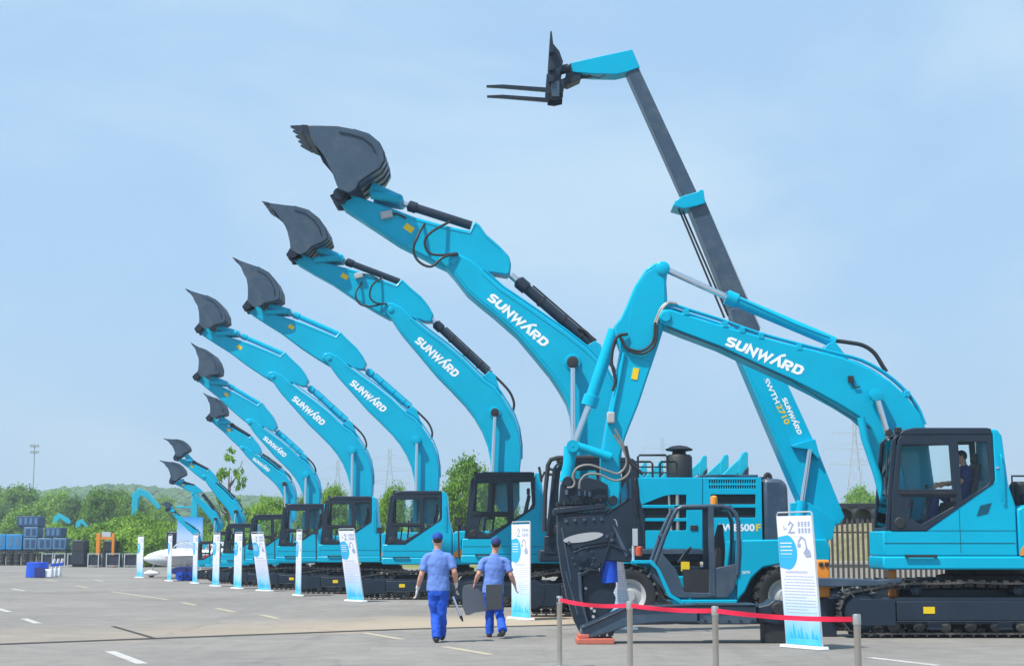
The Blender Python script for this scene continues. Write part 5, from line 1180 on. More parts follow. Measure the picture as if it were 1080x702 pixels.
def asphalt_mat():
    m = bpy.data.materials.new('asphalt'); m.use_nodes = True; nt = m.node_tree; b = nt.nodes['Principled BSDF']; N = nt.nodes.new; Lk = nt.links.new
    b.inputs['Roughness'].default_value = .85; b.inputs['Specular IOR Level'].default_value = .25
    tc = N('ShaderNodeTexCoord')
    def nz(sc, det, rough=.6, vec=None):
        n = N('ShaderNodeTexNoise'); n.inputs['Scale'].default_value = sc; n.inputs['Detail'].default_value = det; n.inputs['Roughness'].default_value = rough
        Lk(vec or tc.outputs['Object'], n.inputs[0]); return n.outputs['Fac']
    big = nz(.16, 7); fine = nz(24, 5, .85); mid = nz(1.6, 8, .7)
    cr = N('ShaderNodeValToRGB'); e = cr.color_ramp.elements
    e[0].position = .33; e[0].color = (.208, .194, .178, 1); e[1].position = .68; e[1].color = (.278, .258, .235, 1); Lk(big, cr.inputs[0])
    mx = N('ShaderNodeMix'); mx.data_type = 'RGBA'; mx.blend_type = 'MULTIPLY'; mx.inputs[0].default_value = 1; Lk(cr.outputs[0], mx.inputs[6])
    ad = N('ShaderNodeMath'); ad.operation = 'ADD'; Lk(fine, ad.inputs[0]); Lk(mid, ad.inputs[1])
    r2 = N('ShaderNodeMapRange'); r2.inputs[1].default_value = .55; r2.inputs[2].default_value = 1.45; r2.inputs[3].default_value = .62; r2.inputs[4].default_value = 1.32; Lk(ad.outputs[0], r2.inputs[0])
    Lk(r2.outputs[0], mx.inputs[7])
    # tyre streaks running along the row of machines
    mp = N('ShaderNodeMapping'); mp.inputs['Rotation'].default_value = (0, 0, R(-24)); mp.inputs['Scale'].default_value = (1.6, .05, 1); Lk(tc.outputs['Object'], mp.inputs[0])
    st = nz(1.0, 4, .6, mp.outputs[0]); r3 = N('ShaderNodeMapRange'); r3.inputs[1].default_value = .56; r3.inputs[2].default_value = .72; r3.inputs[3].default_value = 1; r3.inputs[4].default_value = .88; Lk(st, r3.inputs[0])
    m3 = N('ShaderNodeMix'); m3.data_type = 'RGBA'; m3.blend_type = 'MULTIPLY'; m3.inputs[0].default_value = 1; Lk(mx.outputs[2], m3.inputs[6]); Lk(r3.outputs[0], m3.inputs[7])
    # sandy dust band tracked beside the joint: distance to the line through two ground points
    p0, p1 = gnd(0, 679), gnd(560, 659.5); d = (p1 - p0).normalized(); nx, ny = -d.y, d.x
    sp = N('ShaderNodeSeparateXYZ'); Lk(tc.outputs['Object'], sp.inputs[0])
    a1 = N('ShaderNodeMath'); a1.operation = 'MULTIPLY'; a1.inputs[1].default_value = nx; Lk(sp.outputs[0], a1.inputs[0])
    a2 = N('ShaderNodeMath'); a2.operation = 'MULTIPLY_ADD'; a2.inputs[1].default_value = ny; Lk(sp.outputs[1], a2.inputs[0]); Lk(a1.outputs[0], a2.inputs[2])
    a3 = N('ShaderNodeMath'); a3.operation = 'SUBTRACT'; a3.inputs[1].default_value = nx * p0.x + ny * p0.y; Lk(a2.outputs[0], a3.inputs[0])
    wob = N('ShaderNodeMath'); wob.operation = 'MULTIPLY_ADD'; wob.inputs[1].default_value = 5; wob.inputs[2].default_value = -2.5; Lk(nz(.35, 5), wob.inputs[0])
    a4 = N('ShaderNodeMath'); a4.operation = 'ADD'; Lk(a3.outputs[0], a4.inputs[0]); Lk(wob.outputs[0], a4.inputs[1])
    up = N('ShaderNodeMapRange'); up.inputs[1].default_value = -.3; up.inputs[2].default_value = .5; Lk(a4.outputs[0], up.inputs[0])
    dn = N('ShaderNodeMapRange'); dn.inputs[1].default_value = 2.0; dn.inputs[2].default_value = 6.0; dn.inputs[3].default_value = 1; dn.inputs[4].default_value = 0; Lk(a4.outputs[0], dn.inputs[0])
    xr = N('ShaderNodeMapRange'); xr.inputs[1].default_value = -7.5; xr.inputs[2].default_value = -1.0; xr.inputs[3].default_value = .25; xr.inputs[4].default_value = .8; Lk(sp.outputs[0], xr.inputs[0])
    mm = N('ShaderNodeMath'); mm.operation = 'MULTIPLY'; Lk(up.outputs[0], mm.inputs[0]); Lk(dn.outputs[0], mm.inputs[1])
    m5 = N('ShaderNodeMath'); m5.operation = 'MULTIPLY'; Lk(mm.outputs[0], m5.inputs[0]); Lk(xr.outputs[0], m5.inputs[1])
    m6 = N('ShaderNodeMix'); m6.data_type = 'RGBA'; m6.inputs[7].default_value = (.43, .34, .24, 1); Lk(m5.outputs[0], m6.inputs[0]); Lk(m3.outputs[2], m6.inputs[6])
    Lk(m6.outputs[2], b.inputs['Base Color'])
    wv = N('ShaderNodeTexNoise'); wv.inputs['Scale'].default_value = .9; wv.inputs['Detail'].default_value = 6; Lk(tc.outputs['Object'], wv.inputs[0])
    vm = N('ShaderNodeMix'); vm.data_type = 'RGBA'; vm.blend_type = 'ADD'; vm.inputs[0].default_value = .9; Lk(tc.outputs['Object'], vm.inputs[6]); Lk(wv.outputs['Color'], vm.inputs[7])
    vo = N('ShaderNodeTexVoronoi'); vo.feature = 'DISTANCE_TO_EDGE'; vo.inputs['Scale'].default_value = .17; Lk(vm.outputs[2], vo.inputs[0])
    ck = N('ShaderNodeMapRange'); ck.inputs[1].default_value = .0; ck.inputs[2].default_value = .006; ck.inputs[3].default_value = .28; ck.inputs[4].default_value = 0; Lk(vo.outputs[0], ck.inputs[0])
    m7 = N('ShaderNodeMix'); m7.data_type = 'RGBA'; m7.inputs[7].default_value = (.09, .085, .08, 1); Lk(ck.outputs[0], m7.inputs[0]); Lk(m6.outputs[2], m7.inputs[6])
    os_ = N('ShaderNodeMapRange'); os_.inputs[1].default_value = .66; os_.inputs[2].default_value = .78; os_.inputs[4].default_value = .35; Lk(nz(.75, 4, .5), os_.inputs[0])
    m8 = N('ShaderNodeMix'); m8.data_type = 'RGBA'; m8.inputs[7].default_value = (.12, .115, .11, 1); Lk(os_.outputs[0], m8.inputs[0]); Lk(m7.outputs[2], m8.inputs[6])
    Lk(m8.outputs[2], b.inputs['Base Color'])
    bp = N('ShaderNodeBump'); bp.inputs['Strength'].default_value = .5; bp.inputs['Distance'].default_value = .012; Lk(fine, bp.inputs['Height']); Lk(bp.outputs[0], b.inputs['Normal'])
    return m
gm = ground_mat('grass_and_earth', [(.09, .15, .03), (.20, .22, .07), (.40, .31, .19)], .12)
sheet('ground', [(-1100, -60), (1100, -60), (1100, 1100), (-1100, 1100)], -.004, gm)
sheet('pavement', [(-220, -40), (70, -40), (70, 47), (14, 50), (6, 74), (-8, 110), (-22, 168), (-220, 172)], 0, asphalt_mat())
wm = mat('worn_white_line', (.47, .45, .43), .8, var=.25, vscale=9, dirt=.85, dcol=(.31, .30, .28)); ym = mat('worn_yellow_line', (.42, .36, .26), .85, var=.2, vscale=5, dirt=.8, dcol=(.33, .31, .29))
def dash(a, b, w, m, name='road_marking'):
    p, q = gnd(*a), gnd(*b); d = (q - p).normalized(); n = Vector((-d.y, d.x, 0)) * w / 2
    o = sheet(name, [p + n, p - n, q - n, q + n], .004, m); return o
for a, b in (((80, 617), (93, 619.5)), ((117, 623.5), (177, 632)), ((192, 635), (207, 638)), ((228, 641), (247, 645)), ((276, 648), (293, 652)), ((384, 667), (425, 674)), ((468, 681.5), (518, 690)), ((48, 611), (60, 613))): dash(a, b, .16, ym)
for a, b in (((13, 620.5), (26, 622.8)), ((-4, 641), (10, 645)), ((25, 652), (40, 657)), ((116, 686.5), (150, 699.5)), ((917, 693), (990, 701.5)), ((100, 611.5), (109, 612.8))): dash(a, b, .16, wm)
jm = mat('joint_filler', (.03, .027, .025), .8, var=.3)
jp = [(-60, 681), (0, 679), (240, 670), (430, 663), (580, 659), (700, 656)]
for a, b in zip(jp, jp[1:]): dash(a, b, .34, jm, 'drain_channel')
dash((119, 660), (162, 672.5), .09, jm, 'expansion_joint')

# ------------------------------------------------------------------ trees and bushes
import numpy as np
def leaf_mesh(name, rx, ry, rz, nclump, per, leaf, seed, m, cr=.3, gap=.0, zmin=-9):
    rng = np.random.default_rng(seed); vs = []; fs = []
    k = 0
    while k < nclump:
        d = rng.normal(size=3); d /= np.linalg.norm(d)
        rad = rng.uniform(.3, 1.0) ** .42
        c = d * rad * np.array([rx, ry, rz]) * (1 + .09 * math.sin(3 * d[0] + seed) + .08 * math.sin(4 * d[2] + 2 * d[1] + seed))
        if c[2] < zmin: continue
        k += 1
        s = cr * rng.uniform(.7, 1.35) * min(rx, rz)
        P = c + rng.normal(size=(per, 3)) * s * np.array([.45, .45, .27])
        nrm = rng.normal(size=(per, 3)) * .7 + d * .6 + np.array([0, 0, .7]); nrm /= np.linalg.norm(nrm, axis=1)[:, None]
        a = np.cross(nrm, rng.normal(size=(per, 3))); a /= np.linalg.norm(a, axis=1)[:, None]; b = np.cross(nrm, a)
        L = leaf * rng.uniform(.6, 1.3, size=(per, 1)); W = L * .55
        base = len(vs)
        q = np.stack([P - a * L, P + b * W, P + a * L, P - b * W], 1).reshape(-1, 3)
        fs += [(base + 4 * i, base + 4 * i + 1, base + 4 * i + 2, base + 4 * i + 3) for i in range(per)]
        vs += q.tolist()
    me = bpy.data.meshes.new(name); me.from_pydata(vs, [], fs); me.materials.append(m); return me
def make_tree(m, H, rx, rz, seed, trunk=True, nclump=70, per=45, leaf=.22, cr=.3, ry=None, sparse=False):
    rnd = random.Random(seed)
    root = thing('tree', (0, 0, 0), 'tree', 'tree')
    cz = H - rz * .98
    if trunk:
        mb = MB(); mb.tube([(0, 0, 0), (.05, .03, cz * .5), (-.05, 0, cz), (.03, 0, H - rz * .5)], [.05 * H * .5, .02 * H, .014 * H, .004 * H], 10, smooth=3)
        for k in range(9):
            a = rnd.uniform(0, 6.28); z0 = rnd.uniform(max(.25 * H, cz - rz * .8), cz + rz * .3); e = Vector((math.cos(a) * rx * .75, math.sin(a) * rx * .75, z0 + rnd.uniform(.2, .7) * rz))
            mb.tube([(0, 0, z0), lerp((0, 0, z0), e, .5) + Vector((0, 0, -.04 * H)), e], [.011 * H, .007 * H, .003 * H], 6, smooth=3)
        mb.build('trunk', M['bark'], root)
    me = leaf_mesh('crown', rx, ry or rx, rz, nclump, per, leaf, seed, m, cr)
    o = bpy.data.objects.new('crown', me); COL.objects.link(o); o.parent = root; o.location = (0, 0, cz)
    return root
def pt(px, pybase_unused, Y): p = at(px, 576, Y); return Vector((p.x, Y, 0))
PROTO = [make_tree(M['leaf'], 8, 3.2, 3.3, 11, nclump=240, per=60, leaf=.17), make_tree(M['leaf2'], 6.5, 3.4, 3.0, 12, nclump=240, per=60, leaf=.16), make_tree(M['leaf3'], 8.5, 2.8, 3.8, 13, nclump=220, per=60, leaf=.17), make_tree(M['leaf'], 7, 3.6, 2.9, 14, nclump=240, per=60, leaf=.16)]
PH = [8, 6.5, 8.5, 7]; PR = [3.6, 3.7, 3.1, 4.0]; used = set()
def tree_at(kind, px, pytop, wpx, Y, label, group='trees behind the parked machines', rot=0, dz=0):
    base = pt(px, 0, Y); H = CZ + (576 - pytop) * Y / FPX; w = wpx * Y / FPX / 2
    o = PROTO[kind] if kind not in used else dup(PROTO[kind]); used.add(kind)
    o.location = base; o.scale = (w / PR[kind], w / PR[kind], H / PH[kind]); o.rotation_euler.z = rot
    tag(o, label, 'tree', group)
T = tree_at
T(3, 492, 486, 62, 92, 'big round green tree between two excavator cabs behind the walking men', rot=.4)
T(1, 412, 511, 34, 98, 'round green tree just left of the excavator cab beside the first walking man', rot=1)
T(0, 352, 514, 36, 105, 'green tree rising behind the two middle excavator cabs', rot=2)
T(1, 286, 523, 44, 110, 'bright yellow-green tree above the row of dark cabs', rot=3)
T(2, 78, 522, 28, 190, 'dark green narrow tree on the left, left of the round tree', rot=1)
T(0, 103, 518, 42, 185, 'round mid-green tree above the bright bushes on the left', rot=4)
T(3, 30, 534, 60, 210, 'broad green tree behind the blue stacked boxes', rot=2.2)
T(2, 8, 530, 36, 230, 'dark green tree at the left edge of the picture', rot=5)
T(0, 140, 524, 38, 200, 'mid-green tree behind the distant turquoise excavator arm', rot=.9)
T(1, 268, 533, 40, 150, 'low bright tree right of the sparse tall tree', rot=5.1)
T(3, 218, 532, 40, 170, 'broad low tree behind the blue poster board', rot=3.3)
T(2, 447, 520, 30, 120, 'dark tree between two booms left of the big round tree', rot=2.9)
T(0, 530, 505, 40, 115, 'green tree right of the big round tree, mostly behind the cab', rot=1.7)
T(3, 908, 516, 46, 170, 'pale green round tree beyond the black pipes on the right', rot=.2)
T(0, 325, 520, 30, 130, 'small green tree left of the middle excavator boom', rot=5.5)
T(1, 385, 519, 30, 125, 'bright small tree peeking between two turquoise booms', rot=4.4)
T(0, 18, 514, 46, 240, 'tall mid-green tree at the far left behind the case stacks', rot=3.9)
T(1, 56, 517, 44, 235, 'yellow-green tree left of the dark narrow tree', rot=.5)
T(3, 124, 519, 40, 225, 'loose green tree between the round tree and the folded turquoise arm', rot=2.6)
T(0, -8, 516, 44, 245, 'green tree cut by the left edge behind the bright blue cases', rot=1.9)
T(1, 170, 524, 36, 215, 'yellow-green tree behind the low compact excavator arm', rot=2.0)
sp = make_tree(M['leaf'], 9, 2.1, 2.8, 21, nclump=30, per=26, leaf=.20, cr=.17)
sp.location = pt(240, 0, 96); Hs = CZ + (576 - 473) * 96 / FPX; sp.scale = (.52, .52, Hs / 9); tag(sp, 'sparse tall tree with open branches standing alone between the small booms', 'tree', 'trees behind the parked machines')
# bushes
bush = thing('bush', (0, 0, 0), 'bush', 'bush')
me = leaf_mesh('foliage', 2.2, 2.0, 1.7, 170, 55, .12, 31, M['leaf2'], .3, zmin=-1.3); o = bpy.data.objects.new('foliage', me); COL.objects.link(o); o.parent = bush; o.location.z = 1.4
mb = MB()
for k in range(6): a = k * 1.05; mb.tube([(0, 0, 0), (math.cos(a) * .5, math.sin(a) * .5, .8), (math.cos(a) * 1.2, math.sin(a) * 1.1, 1.8)], [.05, .04, .015], 6, smooth=3)
mb.build('stem', M['bark'], bush)
first = True
for i, (px, top, w, Y) in enumerate(((100, 552, 44, 128), (122, 545, 44, 132), (146, 541, 46, 130), (168, 547, 40, 126), (112, 560, 40, 120), (135, 556, 44, 118), (158, 557, 40, 116), (80, 556, 36, 140), (184, 551, 34, 122), (60, 552, 40, 150), (235, 556, 36, 118), (208, 556, 34, 120), (258, 556, 40, 116), (580, 565, 30, 110), (545, 560, 34, 112))):
    o = bush if first else dup(bush); first = False
    o.location = pt(px, 0, Y); H = CZ + (576 - top) * Y / FPX; ww = w * Y / FPX / 4.4; o.scale = (ww, ww, H / 3.2); o.rotation_euler.z = i * 1.3
    tag(o, 'bright green rounded bush in the dense thicket behind the parked machines and crates', 'bush', 'bright bushes forming the thicket')

# ------------------------------------------------------------------ wooded hills
def ridge(px):
    pts = [(-200, 520), (-60, 514), (0, 511), (40, 517), (70, 519), (100, 516), (150, 511), (200, 515), (260, 522), (320, 525), (400, 531), (500, 540), (640, 548), (900, 552), (1300, 556)]
    for (a, b), (c, d) in zip(pts, pts[1:]):
        if a <= px <= c: return b + (d - b) * (px - a) / (c - a)
    return 556
def hill(name, Y0, Y1, k, off):
    mb = MB(); nx, ny = 120, 14; grid = []
    for j in range(ny + 1):
        t = j / ny; Y = Y0 + (Y1 - Y0) * t; row = []
        for i in range(nx + 1):
            px = -260 + 1560 * i / nx; x = (px - 540) / FPX * Y1 * (.75 + .25 * t)
            h = (576 - ridge(px) - off) * Y1 / FPX * k * math.sin(min(1, t * 1.15) * math.pi / 2) * (1 if t < .95 else .96)
            h += 2.0 * noise.noise(Vector((x * .02, Y * .02, 3))) * t
            row.append(mb.bm.verts.new((x, Y, max(-.5, h) if j else -.8)))
        grid.append(row)
    for j in range(ny):
        for i in range(nx): mb.bm.faces.new((grid[j][i], grid[j][i + 1], grid[j + 1][i + 1], grid[j + 1][i]))
    o = mb.build(name, M['wood_far'], None); tag(o, kind='structure'); return grid
def forest(name, Y0, Y1, k, off, n, seed, r0, m=None):
    rng = random.Random(seed); vs = []; fs = []
    ico = bmesh.new(); bmesh.ops.create_icosphere(ico, subdivisions=2, radius=1); iv = [v.co.copy() for v in ico.verts]; iff = [[v.index for v in f.verts] for f in ico.faces]; ico.free()
    for _ in range(n):
        t = rng.random() ** .6; px = rng.uniform(-120, 1150); Y = Y0 + (Y1 - Y0) * t; x = (px - 540) / FPX * Y1 * (.75 + .25 * t)
        h = (576 - ridge(px) - off) * Y1 / FPX * k * math.sin(min(1, t * 1.15) * math.pi / 2)
        r = r0 * rng.uniform(.6, 1.3); b = len(vs); sd = rng.uniform(0, 99)
        for v in iv:
            q = 1 + .45 * noise.noise(v * 1.9 + Vector((sd, sd, 0))) + .2 * noise.noise(v * 5 + Vector((sd, 0, 0)))
            vs.append((x + v.x * r * q, Y + v.y * r * q, h + r * .3 + v.z * r * .85 * q))
        fs += [[b + i for i in f] for f in iff]
    me = bpy.data.meshes.new(name); me.from_pydata(vs, [], fs); me.materials.append(m or M['wood_far'])
    o = bpy.data.objects.new(name, me); COL.objects.link(o); tag(o, kind='stuff')
hill('hill', 430, 780, 1.0, 9); forest('distant_wood', 430, 780, 1.0, 9, 5200, 5, 2.5)
forest('tree_belt', 240, 300, .42, 9, 1500, 9, 1.9, M['leaf'])

# ------------------------------------------------------------------ pylons, mast
def pylon(px, pytop, Y, label):
    H = CZ + (576 - pytop) * Y / FPX; base = pt(px, 0, Y); root = thing('pylon', base, label, 'pylon', 'electricity pylons far behind')
    mb = MB(); w0, w1 = H * .10, H * .012; r = .06 + Y * .00008
    lev = [0, .2, .36, .5, .62, .72, .80, .87, .94, 1.0]
    P = lambda t, sx, sy: base + Vector((sx * (w0 + (w1 - w0) * min(1, t * 1.15)), sy * (w0 + (w1 - w0) * min(1, t * 1.15)), t * H))
    for sx, sy in ((1, 1), (1, -1), (-1, -1), (-1, 1)): mb.tube([P(t, sx, sy) for t in lev], r, 5)
    for a, b in zip(lev, lev[1:]):
        for (sa, sb) in (((1, 1), (1, -1)), ((1, -1), (-1, -1)), ((-1, -1), (-1, 1)), ((-1, 1), (1, 1))):
            mb.tube([P(a, *sa), P(b, *sb)], r * .6, 4); mb.tube([P(a, *sb), P(b, *sa)], r * .6, 4)
    mb.build('lattice_mast', M['pylon'], root)
    for t, l in ((.66, .20), (.78, .24), (.90, .17)):
        mb = MB()
        for sx in (1, -1):
            e = base + Vector((sx * l * H, 0, t * H + .005 * H))
            for sy in (1, -1): mb.tube([P(t, sx, sy), e], r * .7, 4); mb.tube([P(min(1, t + .04), sx, sy), e], r * .6, 4)
            mb.tube([e, e - Vector((0, 0, .035 * H))], r * .8, 5)
        mb.build('cross_arm', M['pylon'], root)
pylon(905, 444, 400, 'tall lattice pylon on the right, between the telehandler boom and the nearest cab')
pylon(410, 474, 560, 'faint lattice pylon between two booms, right of the other faint one')
pylon(355, 486, 640, 'faintest small lattice pylon left of the middle boom')
pylon(700, 462, 600, 'faint lattice pylon whose top shows behind the folded arm above the hood')
base = pt(32, 0, 300); Hm = CZ + (576 - 470) * 300 / FPX
root = thing('light_mast', base, 'thin tall floodlight mast above the trees on the far left', 'light mast')
MB().tube([base, base + Vector((0, 0, Hm))], [.22, .11], 10).build('pole', M['pylon'], root)
mb = MB()
for z in (-.4, -1.6):
    mb.box(base.x - .9, base.x + .9, base.y - .1, base.y + .1, Hm + z, Hm + z + .15)
    for k in range(4): mb.box(base.x - .85 + k * .47, base.x - .55 + k * .47, base.y - .35, base.y - .1, Hm + z + .1, Hm + z + .5)
mb.build('lamp_head', M['pylon'], root)

# ------------------------------------------------------------------ right side: fence, wall, bank, pipes, trestle
YF = 46
xa, xb = at(855, 576, YF).x, at(1200, 576, YF).x; zt = at(900, 546, YF).z
fr = thing('fence', ((xa + xb) / 2, YF, 0), 'dark metal bar fence with pointed pickets standing before the pale wall on the right', 'fence')
mb = MB(); n = 0; x = xa
while x < xb: mb.prism([(x, .02), (x + .07, .02), (x + .07, zt - .08), (x + .035, zt), (x, zt - .08)], YF, YF + .025); x += .155
mb.build('pickets', M['bar'], fr); 
MB().box(xa, xb, YF + .03, YF + .07, .45, .50).build('rail', M['bar'], fr); MB().box(xa, xb, YF + .03, YF + .07, zt - .45, zt - .40).build('rail', M['bar'], fr)
x = xa + .2
while x < xb: MB().box(x, x + .12, YF - .05, YF + .028 - .03, 0, zt + .05).build('fence_post', M['bar'], fr, bevel=.01); x += 1.95
w = thing('low_wall', ((xa + xb) / 2, YF + 1, 0), 'pale concrete low wall running behind the dark bar fence', 'wall')
MB().box(xa - 4, xb, YF + .8, YF + 1.0, 0, .98).build('wall_body', M['concrete'], w); MB().box(xa - 4, xb, YF + .76, YF + 1.04, .983, 1.08).build('coping', M['concrete'], w, bevel=.01)
bankm = ground_mat('dry_grass_bank', [(.13, .13, .06), (.20, .18, .10), (.27, .24, .16)], 1.2)
mb = MB(); grid = []
for j in range(9):
    row = []
    for i in range(40):
        x = 5 + i * 1.1; t = j / 8; y = 50 + t * 12; h = 2.35 * math.sin(min(1, t * 1.6) * math.pi / 2) * min(1, max(0, (x - 8) / 4)) + .18 * noise.noise(Vector((x * .5, y * .5, 0)))
        row.append(mb.bm.verts.new((x, y, h - (.3 if j == 0 else 0))))
    grid.append(row)
for j in range(8):
    for i in range(39): mb.bm.faces.new((grid[j][i], grid[j][i + 1], grid[j + 1][i + 1], grid[j + 1][i]))
tag(mb.build('earth_bank', bankm, None), kind='structure')
for i, px in enumerate((868, 887, 907, 927, 947, 967)):
    p = at(px, 533, 60.5); r = .37
    o = MB()
    o.lathe([(r * .86, -.6), (r, -.6), (r, -.52), (r * .95, -.5), (r * .95, 2.6), (r * .86, 2.6)], (p.x, 60.6, 2.32 + r), 'Y', 24)
    for f in list(o.bm.faces):
        if len(f.verts) > 4: o.bm.faces.remove(f)
    tag(o.build('drain_pipe', M['pipe'], None, recalc=True), 'large black drain pipe lying end-on on the bank beyond the bar fence on the right', 'pipe', 'black pipes on the bank')
c0, c1 = at(858, 521, 62.6), at(952, 521, 62.6)
t = thing('pipe_cover', ((c0.x + c1.x) / 2, 62.4, 2.3), 'long dark steel channel lying across the tops of the black pipes', 'channel')
MB().box(c0.x, c1.x, 61.2, 62.2, 2.32 + .745, 2.32 + .93).build('channel_web', M['pipe'], t, bevel=.02)
YT = 26.35
pz = lambda a, b: at(a, b, YT)
t = thing('trestle', (pz(900, 600).x, YT, 0), 'orange-legged trestle carrying a blue-grey steel beam beside the large banner', 'trestle')
MB().prism([(pz(a, b).x, pz(a, b).z) for a, b in ((858, 608.5), (900, 609.5), (925, 611), (949, 609), (949, 614), (926, 617.5), (880, 618), (858, 618))], YT - .15, YT + .15).build('beam', M['grey'], t, bevel=.015)
for a, b in ((863, 877.5), (943, 948.5)):
    top = 590 if a < 900 else 600
    l = MB().box(pz(a, 600).x, pz(b, 600).x, YT + .17, YT + .50, .655, pz(a, top).z).build('leg', M['orange'], t, bevel=.03)
    MB().box(pz(a, 600).x - .08, pz(b, 600).x + .08, YT + .12, YT + .55, 0, .65).build('foot', M['steel'], t, bevel=.02)
    if a < 900:
        mb = MB()
        for q in (866, 872): p = at(q, 595, YT + .17); mb.cyl(p, p - Vector((0, .02, 0)), .04, n=12)
        mb.build('bolt_hole', M['black'], l)

# ------------------------------------------------------------------ far left yard
Yt_ = 74.0
def P2(px, py, Y): return at(px, py, Y)
c = gnd(36.5, 609)
t = thing('table', c, 'table under a royal blue cloth with dark front panel, left of the yard', 'table')
k = 1 / ppm(c.y); W = 23.5 * k / 2
pts = [(c.x + W * .98 * math.cos(a) * (1 if abs(math.cos(a)) < .7 else 1), c.y + .38 + .38 * math.sin(a)) for a in (R(q) for q in range(0, 360, 12))]
mb = MB(); lo = [Vector((x + .03 * math.sin(i * 2.1), y, .02)) for i, (x, y) in enumerate(pts)]; hi = [Vector((x * .97 + c.x * .03, y, .76)) for x, y in pts]; mb.quadhex(lo, hi); cl = mb.build('tablecloth', M['blue'], t, bevel=.02)
MB().box(c.x - .0, c.x + W * .93, c.y - .075, c.y - .04, .05, .5).build('front_panel', M['navy'], t, bevel=.01)
def chair(loc, lab):
    t = thing('chair', loc, lab, 'chair', 'white covered chairs by the blue table'); x, y = loc.x, loc.y
    mb = MB(); mb.box(x - .18, x + .18, y, y + .36, .02, .42); s_ = mb.build('seat_cover', M['white'], t, bevel=.04)
    mb = MB(); mb.quadhex([(x + .10, y + .0, .425), (x + .18, y + .0, .425), (x + .18, y + .36, .425), (x + .10, y + .36, .425)], [(x + .22, y + .03, .92), (x + .27, y + .03, .92), (x + .27, y + .33, .92), (x + .22, y + .33, .92)]); b_ = mb.build('backrest_cover', M['white'], t, bevel=.03)
    MB().box(x + .13, x + .235, y - .012, y + .372, .56, .70).build('sash', M['blue'], t)
chair(gnd(50.5, 609), 'white covered chair with a blue sash, nearest to the blue table'); chair(gnd(55, 608.3), 'white covered chair with a blue sash, middle of the three by the blue table'); chair(gnd(59.5, 607.6), 'white covered chair with a blue sash, farthest right of the three by the blue table')
# steel crates (front row)
def crate(px0, px1, pyt, pyb, lab):
    Y = gY(pyb); a, b = at(px0, pyb, Y), at(px1, pyb, Y); h = at(px0, pyt, Y).z; d = .9
    t = thing('steel_crate', ((a.x + b.x) / 2, Y, 0), lab, 'crate', 'dark steel crates lined up at the back of the yard')
    mb = MB(); r = .035
    for y in (Y, Y + d):
        for x in (a.x, b.x): mb.box(x - r, x + r, y - r, y + r, 0, h)
        for z in (.12, h - r): mb.box(a.x + r, b.x - r, y - r * .8, y + r * .8, z - r * .8, z + r * .8)
    for x in (a.x, b.x):
        for z in (.12, h - r): mb.box(x - r * .7, x + r * .7, Y + r * .5, Y + d - r * .5, z - r * .7, z + r * .7)
    mb.build('frame', M['pylon'], t)
    MB().box(a.x + .06, b.x - .06, Y + .06, Y + d - .06, .18, h * .86).build('panel', M['darkcase'] if int(px0) % 3 else M['pipe'], t, bevel=.02)
for i, (a, b, y0, y1) in enumerate(((44, 55, 583, 596.5), (57, 68, 583, 597), (71, 82, 583, 597.5), (84, 92, 583.5, 597), (92.5, 103.5, 583, 598), (105, 111, 583.5, 597), (112, 125.5, 583, 598), (127, 130, 584, 597), (131, 144, 583, 598))):
    crate(a, b, y0, y1, 'dark steel crate in a grey frame, one of the line behind the blue table')
# stacked boxes behind
def sbox(px0, px1, pyt, z0py, Y, m, lab, legs=0):
    a, b = at(px0, pyt, Y), at(px1, pyt, Y); zt = a.z; zb = max(at(px0, z0py, Y).z, 0)
    t = thing('equipment_case', ((a.x + b.x) / 2, Y, zb), lab, 'case', 'boxed equipment stacked on the far left')
    MB().box(a.x, b.x, Y, Y + 1.6, zb + .05, zt).build('case_body', m, t, bevel=.05)
    mb = MB(); n = max(2, int((b.x - a.x) / .45))
    for k in range(n): x = a.x + .1 + (b.x - a.x - .2) * (k + .25) / n; mb.box(x, x + (b.x - a.x) / n * .5, Y - .02, Y + .01, zb + .2 * (zt - zb) + .05, zt - .15 * (zt - zb))
    mb.build('side_panel', M['bluebox'] if m is not M['bluebox'] else M['darkblue'], t)
    mb = MB()
    for x in (a.x + .1, b.x - .3): mb.box(x, x + .2, Y + .1, Y + 1.5, zb, zb + .05)
    mb.build('skid', M['black'], t)
YB = 128
sbox(-12, 6, 563, 580, YB, M['cyanbox'], 'bright blue case cut by the left edge of the picture'); sbox(6.5, 23.5, 563, 580, YB, M['cyanbox'], 'bright blue case left of the pale cases')
sbox(24.5, 39, 567, 580, YB, M['bluebox'], 'pale blue case, left of three in the lower row'); sbox(39.5, 55, 567, 580, YB, M['bluebox'], 'pale blue case, middle of three in the lower row'); sbox(55.5, 70, 567, 580, YB, M['bluebox'], 'pale blue case, right end of the lower row')
sbox(25, 40, 555.5, 567, YB, M['bluebox'], 'pale case in the second tier under the tall dark one'); sbox(47, 65, 556, 567, YB, M['darkblue'], 'dark blue case on the second tier, right end')
sbox(18, 42, 544, 555.5, YB + .1, M['darkblue'], 'dark blue case topmost of the far left stack')
for i, px in enumerate((-6, 2, 10, 18, 26, 34, 42, 50, 58, 66)):
    p = at(px, 594, 126); t = thing('oil_drum', (p.x, 126, 0), 'black drum on end in the row under the blue cases on the far left', 'drum', 'black drums below the blue cases')
    MB().lathe([(.28, 0), (.29, .03), (.27, .05), (.27, .3), (.285, .32), (.27, .34), (.27, .6), (.285, .62), (.27, .64), (.29, .97), (.25, 1.0)], (p.x, 126, 0), 'Z', 16).build('drum_shell', M['pipe'], t)
    MB().lathe([(.03, 1.0), (.03, 1.03)], (p.x + .1, 126, 0), 'Z', 8).build('bung', M['alu'], t)
